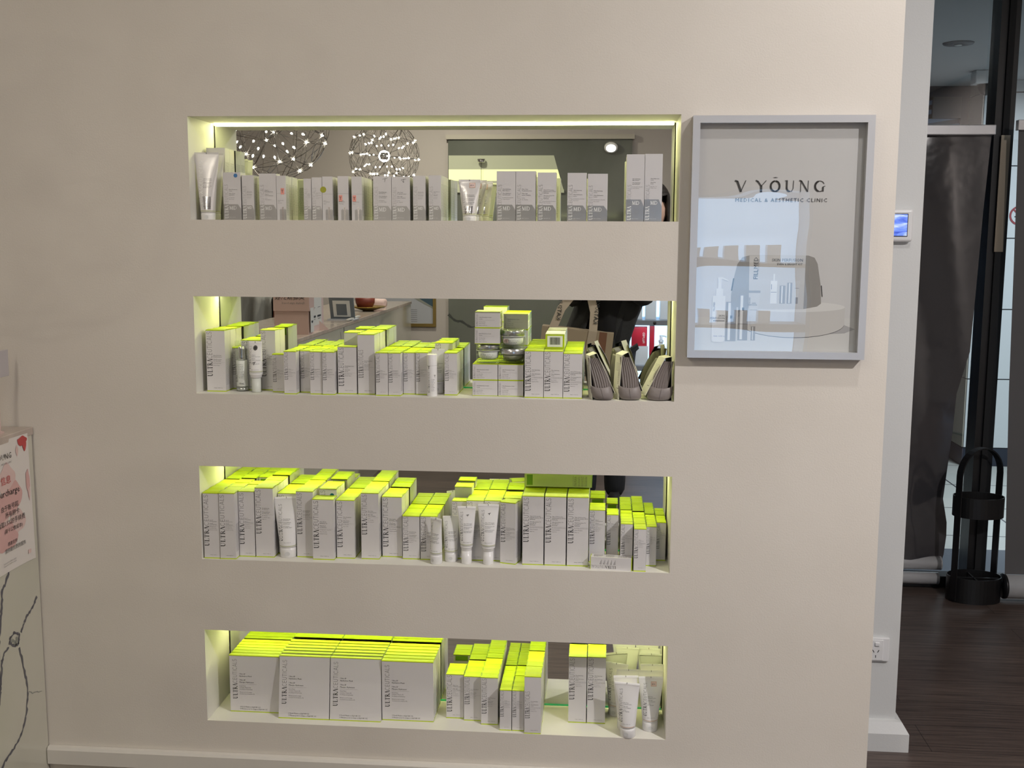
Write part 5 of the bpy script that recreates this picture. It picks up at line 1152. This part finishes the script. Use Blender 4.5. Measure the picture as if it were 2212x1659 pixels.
# person-local coordinates: origin on the floor, +y towards the mirrors
V=[(-.06,.02,.94),(-.04,.02,1.10),(.02,.01,1.26),(.08,.0,1.38),(.115,.01,1.47),(.15,.02,1.545),(.172,.035,1.60),(.178,.035,1.66),(.178,.03,1.71)]
r_=[(.08,.06),(.08,.055),(.08,.055),(.06,.05),(.052,.052),(.058,.058),(.086,.090),(.092,.102),(.062,.072)]
Eg=[(i,i+1) for i in range(8)]
def chain(start,pts,rs):
    p=start
    for q,rr in zip(pts,rs): V.append(q); r_.append(rr); Eg.append((p,len(V)-1)); p=len(V)-1
    return p
for sgn,sh_,el_p,wr in ((1,(.225,.0,1.375),(.135,.14,1.17),(.02,.335,1.40)),(-1,(-.075,.0,1.40),(-.25,.10,1.16),(-.135,.335,1.40))):
    a=chain(3,[sh_,tuple((Vector(sh_)+Vector(el_p))/2),el_p,tuple((Vector(el_p)+Vector(wr))/2),wr],[.038,.038,.036,.033,.027])
    pm=(wr[0]+.0-.012*sgn,wr[1]+.035,wr[2]+.055); a=chain(a,[pm],[(.034,.018)])
    for k in range(4):
        bx=pm[0]+(.012-.0)*0; z0=pm[2]+.022-.016*k; d=-sgn
        L=(.030,.034,.031,.024)[k]
        chain(a,[(pm[0]+d*-.006,pm[1]+.024,z0+.012),(pm[0]+d*.006,pm[1]+.024+.010,z0+.014),(pm[0]+d*(.006+L*.6),pm[1]+.022,z0+.013)],[.0088,.0082,.0072])
    chain(a,[(pm[0]-sgn*.010,pm[1]-.012,pm[2]-.028+.035),(pm[0]-sgn*.038,pm[1]-.014,pm[2]+.022)],[.0095,.0080])
for sgn in (1,-1):
    chain(0,[(.08*sgn-.06,.02,.86),(.08*sgn-.07,.03,.50),(.08*sgn-.07,-.01,.10),(.08*sgn-.07,.06,.045),(.08*sgn-.07,.13,.035)],[.045,.045,.036,.034,.028])
skin('body',V,Eg,r_,'skin',pr)
# face details and hair
hc=Vector((.178,.03,1.665)); b=MB()
for sx in (-1,1):
    c0=hc+Vector((.032*sx,.092,-.005)); b.lathe([(.0001,-.008),(.012,-.004),(.0135,0),(.012,.004),(.0001,.008)],'eyew',14,c=tuple(c0),sy=.5,cap0=False,cap1=False); b.lathe([(.0001,-.005),(.006,0),(.0001,.005)],'hair',10,c=tuple(c0+Vector((0,.006,0))),sy=.4,cap0=False,cap1=False)
    b.tube([c0+Vector((-.018,.002,.020)),c0+Vector((0,.005,.025)),c0+Vector((.018,.001,.020))],.0028,'hair',6)
    b.lathe([(.0005,-.026),(.010,-.015),(.014,.006),(.010,.022),(.0005,.027)],'skin',12,c=tuple(hc+Vector((.082*sx,-.005,-.01))),sx=.45,sy=.9,cap0=False,cap1=False)
b.tube([hc+Vector((0,.092,.010)),hc+Vector((0,.106,-.018)),hc+Vector((0,.114,-.034)),hc+Vector((0,.100,-.044))],[.006,.009,.013,.006],'skin',10)
b.tube([hc+Vector((-.024,.088,-.066)),hc+Vector((0,.098,-.064)),hc+Vector((.024,.088,-.066))],[.002,.006,.002],'lip',8)
b.build('face',pr)
b=MB(); R=[]
for j in range(13):
    t=j/12; th=t*PI*.86; row=[]
    for i in range(28):
        a=2*PI*i/28; fr_=max(0,math.sin(a)); cut=fr_**2
        z=math.cos(th)*.118; rr=math.sin(min(th,PI*.5))*1.0 if th<PI/2 else 1.0
        z = .118*math.cos(th) if th<PI/2 else -.16*(th-PI/2)/(PI*.36)
        if cut>.35 and z<.045: z=.045+.02*(1-cut); 
        row.append(tuple(hc+Vector((.094*rr*math.cos(a),.108*rr*math.sin(a)-.012,z+.012))))
    R.append(row)
b.rings(R,'hair',True,True,False); o=b.build('hair',pr); o.modifiers.new('s','SOLIDIFY').thickness=.012
# top, jacket, trousers, shoes
skin('black_top',[(-.07,.03,.86),(-.05,.03,1.06),(.0,.02,1.24),(.06,.01,1.38),(.105,.01,1.455)],[(0,1),(1,2),(2,3),(3,4)],[(.160,.120),(.150,.118),(.165,.125),(.165,.115),(.075,.070)],'shirt',pr)
jv=[(.10,-.02,1.44),(.235,-.005,1.385),(.19,.07,1.27),(.135,.14,1.165),(.08,.24,1.28),(.025,.33,1.385),(-.075,-.005,1.41),(-.165,.05,1.28),(-.25,.10,1.155),(-.19,.22,1.28),(-.137,.33,1.385)]
je=[(0,1),(1,2),(2,3),(3,4),(4,5),(0,6),(6,7),(7,8),(8,9),(9,10)]
skin('jacket_sleeves',jv,je,[(.07,.065),.070,.060,.058,.048,.040,.070,.062,.060,.048,.040],'jacket',pr)
b=MB(); R=[]
for j in range(12):
    t=j/11; z=1.44-.60*t; cx=.06-.21*t; row=[]
    rx=.12+.05*min(1,t*3)+.0*t; ry=.10+.05*min(1,t*2.5)
    for i in range(33):
        a=math.radians(90+24+(360-48)*i/32); f=1+.03*math.sin(i*1.3+t*5)+.02*math.sin(i*2.7)
        row.append((cx+rx*f*math.cos(a),.0+ry*f*math.sin(a),z-.02*math.cos(a*2)))
    R.append(row)
b.rings(R,'jacket',True,False,False,False); o=b.build('jacket_body',pr); o.modifiers.new('s','SOLIDIFY').thickness=.014
tv=[(-.06,.02,.96)]; te=[]; tr=[(.158,.125)]
for sgn in (1,-1):
    p=0
    for q,rr in (((.085*sgn-.06,.02,.84),.096),((.085*sgn-.068,.03,.50),.076),((.08*sgn-.07,.0,.25),.066),((.08*sgn-.07,-.005,.06),.062)): tv.append(q); tr.append(rr); te.append((p,len(tv)-1)); p=len(tv)-1
skin('trousers',tv,te,tr,'jeans',pr)
for sgn in (1,-1):
    b=MB(); b.lathe([(.92,0),(1,.006),(1,.026),(.96,.030)],'sole',28,c=(.08*sgn-.07,.055,0),sx=.048,sy=.125); b.lathe([(.95,.030),(.93,.050),(.72,.080),(.5,.105)],'blackmatt',28,c=(.08*sgn-.07,.045,0),sx=.048,sy=.118); b.build('shoe',pr)
# phone
b=MB(); b.box(-.078,.078,0,.008,-.037,.037,'blackmatt'); o=b.build('phone',loc=(.2305,-2.6185,1.497),bevel=.002); tag(o,'dark phone held out sideways in both hands of the person','phone')
k_=MB(); k_.lathe([(.006,0),(.006,.0012)],'black',16); q_=k_.build('lens',o,loc=(.055,.008,.02)); q_.rotation_euler=(-PI/2,0,0)
# tote bag on the forearm
tb=empty('tote_bag',(.06,-2.84,.62),'beige paper tote bag with brown edge bands and printed straps, hanging from the arm','bag',rz=0)
tb.rotation_euler=(0,.10,0)
M['kraft']=mat('kraft_beige',(.30,.235,.155),.7); M['kraftdark']=mat('brown_band',(.15,.065,.032),.6); M['strapc']=mat('strap_beige',(.38,.31,.23),.6)
b=MB(); b.box(-.19,.19,-.055,.055,0,.40,'kraft'); 
for x in (-.155,.115): b.box(x-.0,x+.040,.0552,.0560,0,.401,'kraftdark'); b.box(x,x+.040,-.056,-.0552,0,.401,'kraftdark')
b.build('bag_body',tb,bevel=.004)
for yy in (.058,-.058):
    b=MB(); path=[(-.13,.10),(-.13,.40),(-.10,.50),(-.045,.585),(.0,.60),(.045,.585),(.075,.50),(.080,.40),(.060,.10)]
    L=[];Rr=[]
    for i,(x,z) in enumerate(path):
        a=path[max(i-1,0)]; c=path[min(i+1,len(path)-1)]; dx,dz=c[0]-a[0],c[1]-a[1]; l=math.hypot(dx,dz); n=(-dz/l*.022,dx/l*.022); y=yy*(1 if z<.42 else max(.25,1-(z-.42)*4))
        L.append((x+n[0],y,z+n[1])); Rr.append((x-n[0],y,z-n[1]))
    m=len(path); b.add(L+Rr,[(i,i+1,m+i+1,m+i) for i in range(m-1)],'strapc'); 
    if yy>0:
        for x0_,z0_ in ((-.128,.24),(-.108,.44),(.088,.44),(.070,.16)): line(b,'KATSUYA',.030,lambda u,v,x0_=x0_,z0_=z0_:(x0_-.010+v,yy+.0015 if z0_+u<.42 else yy*max(.25,1-(z0_+u-.42)*4)+.0025,z0_+u),'ink')
    o=b.build('strap',tb); o.modifiers.new('s','SOLIDIFY').thickness=.002
bpy.context.view_layer.update()
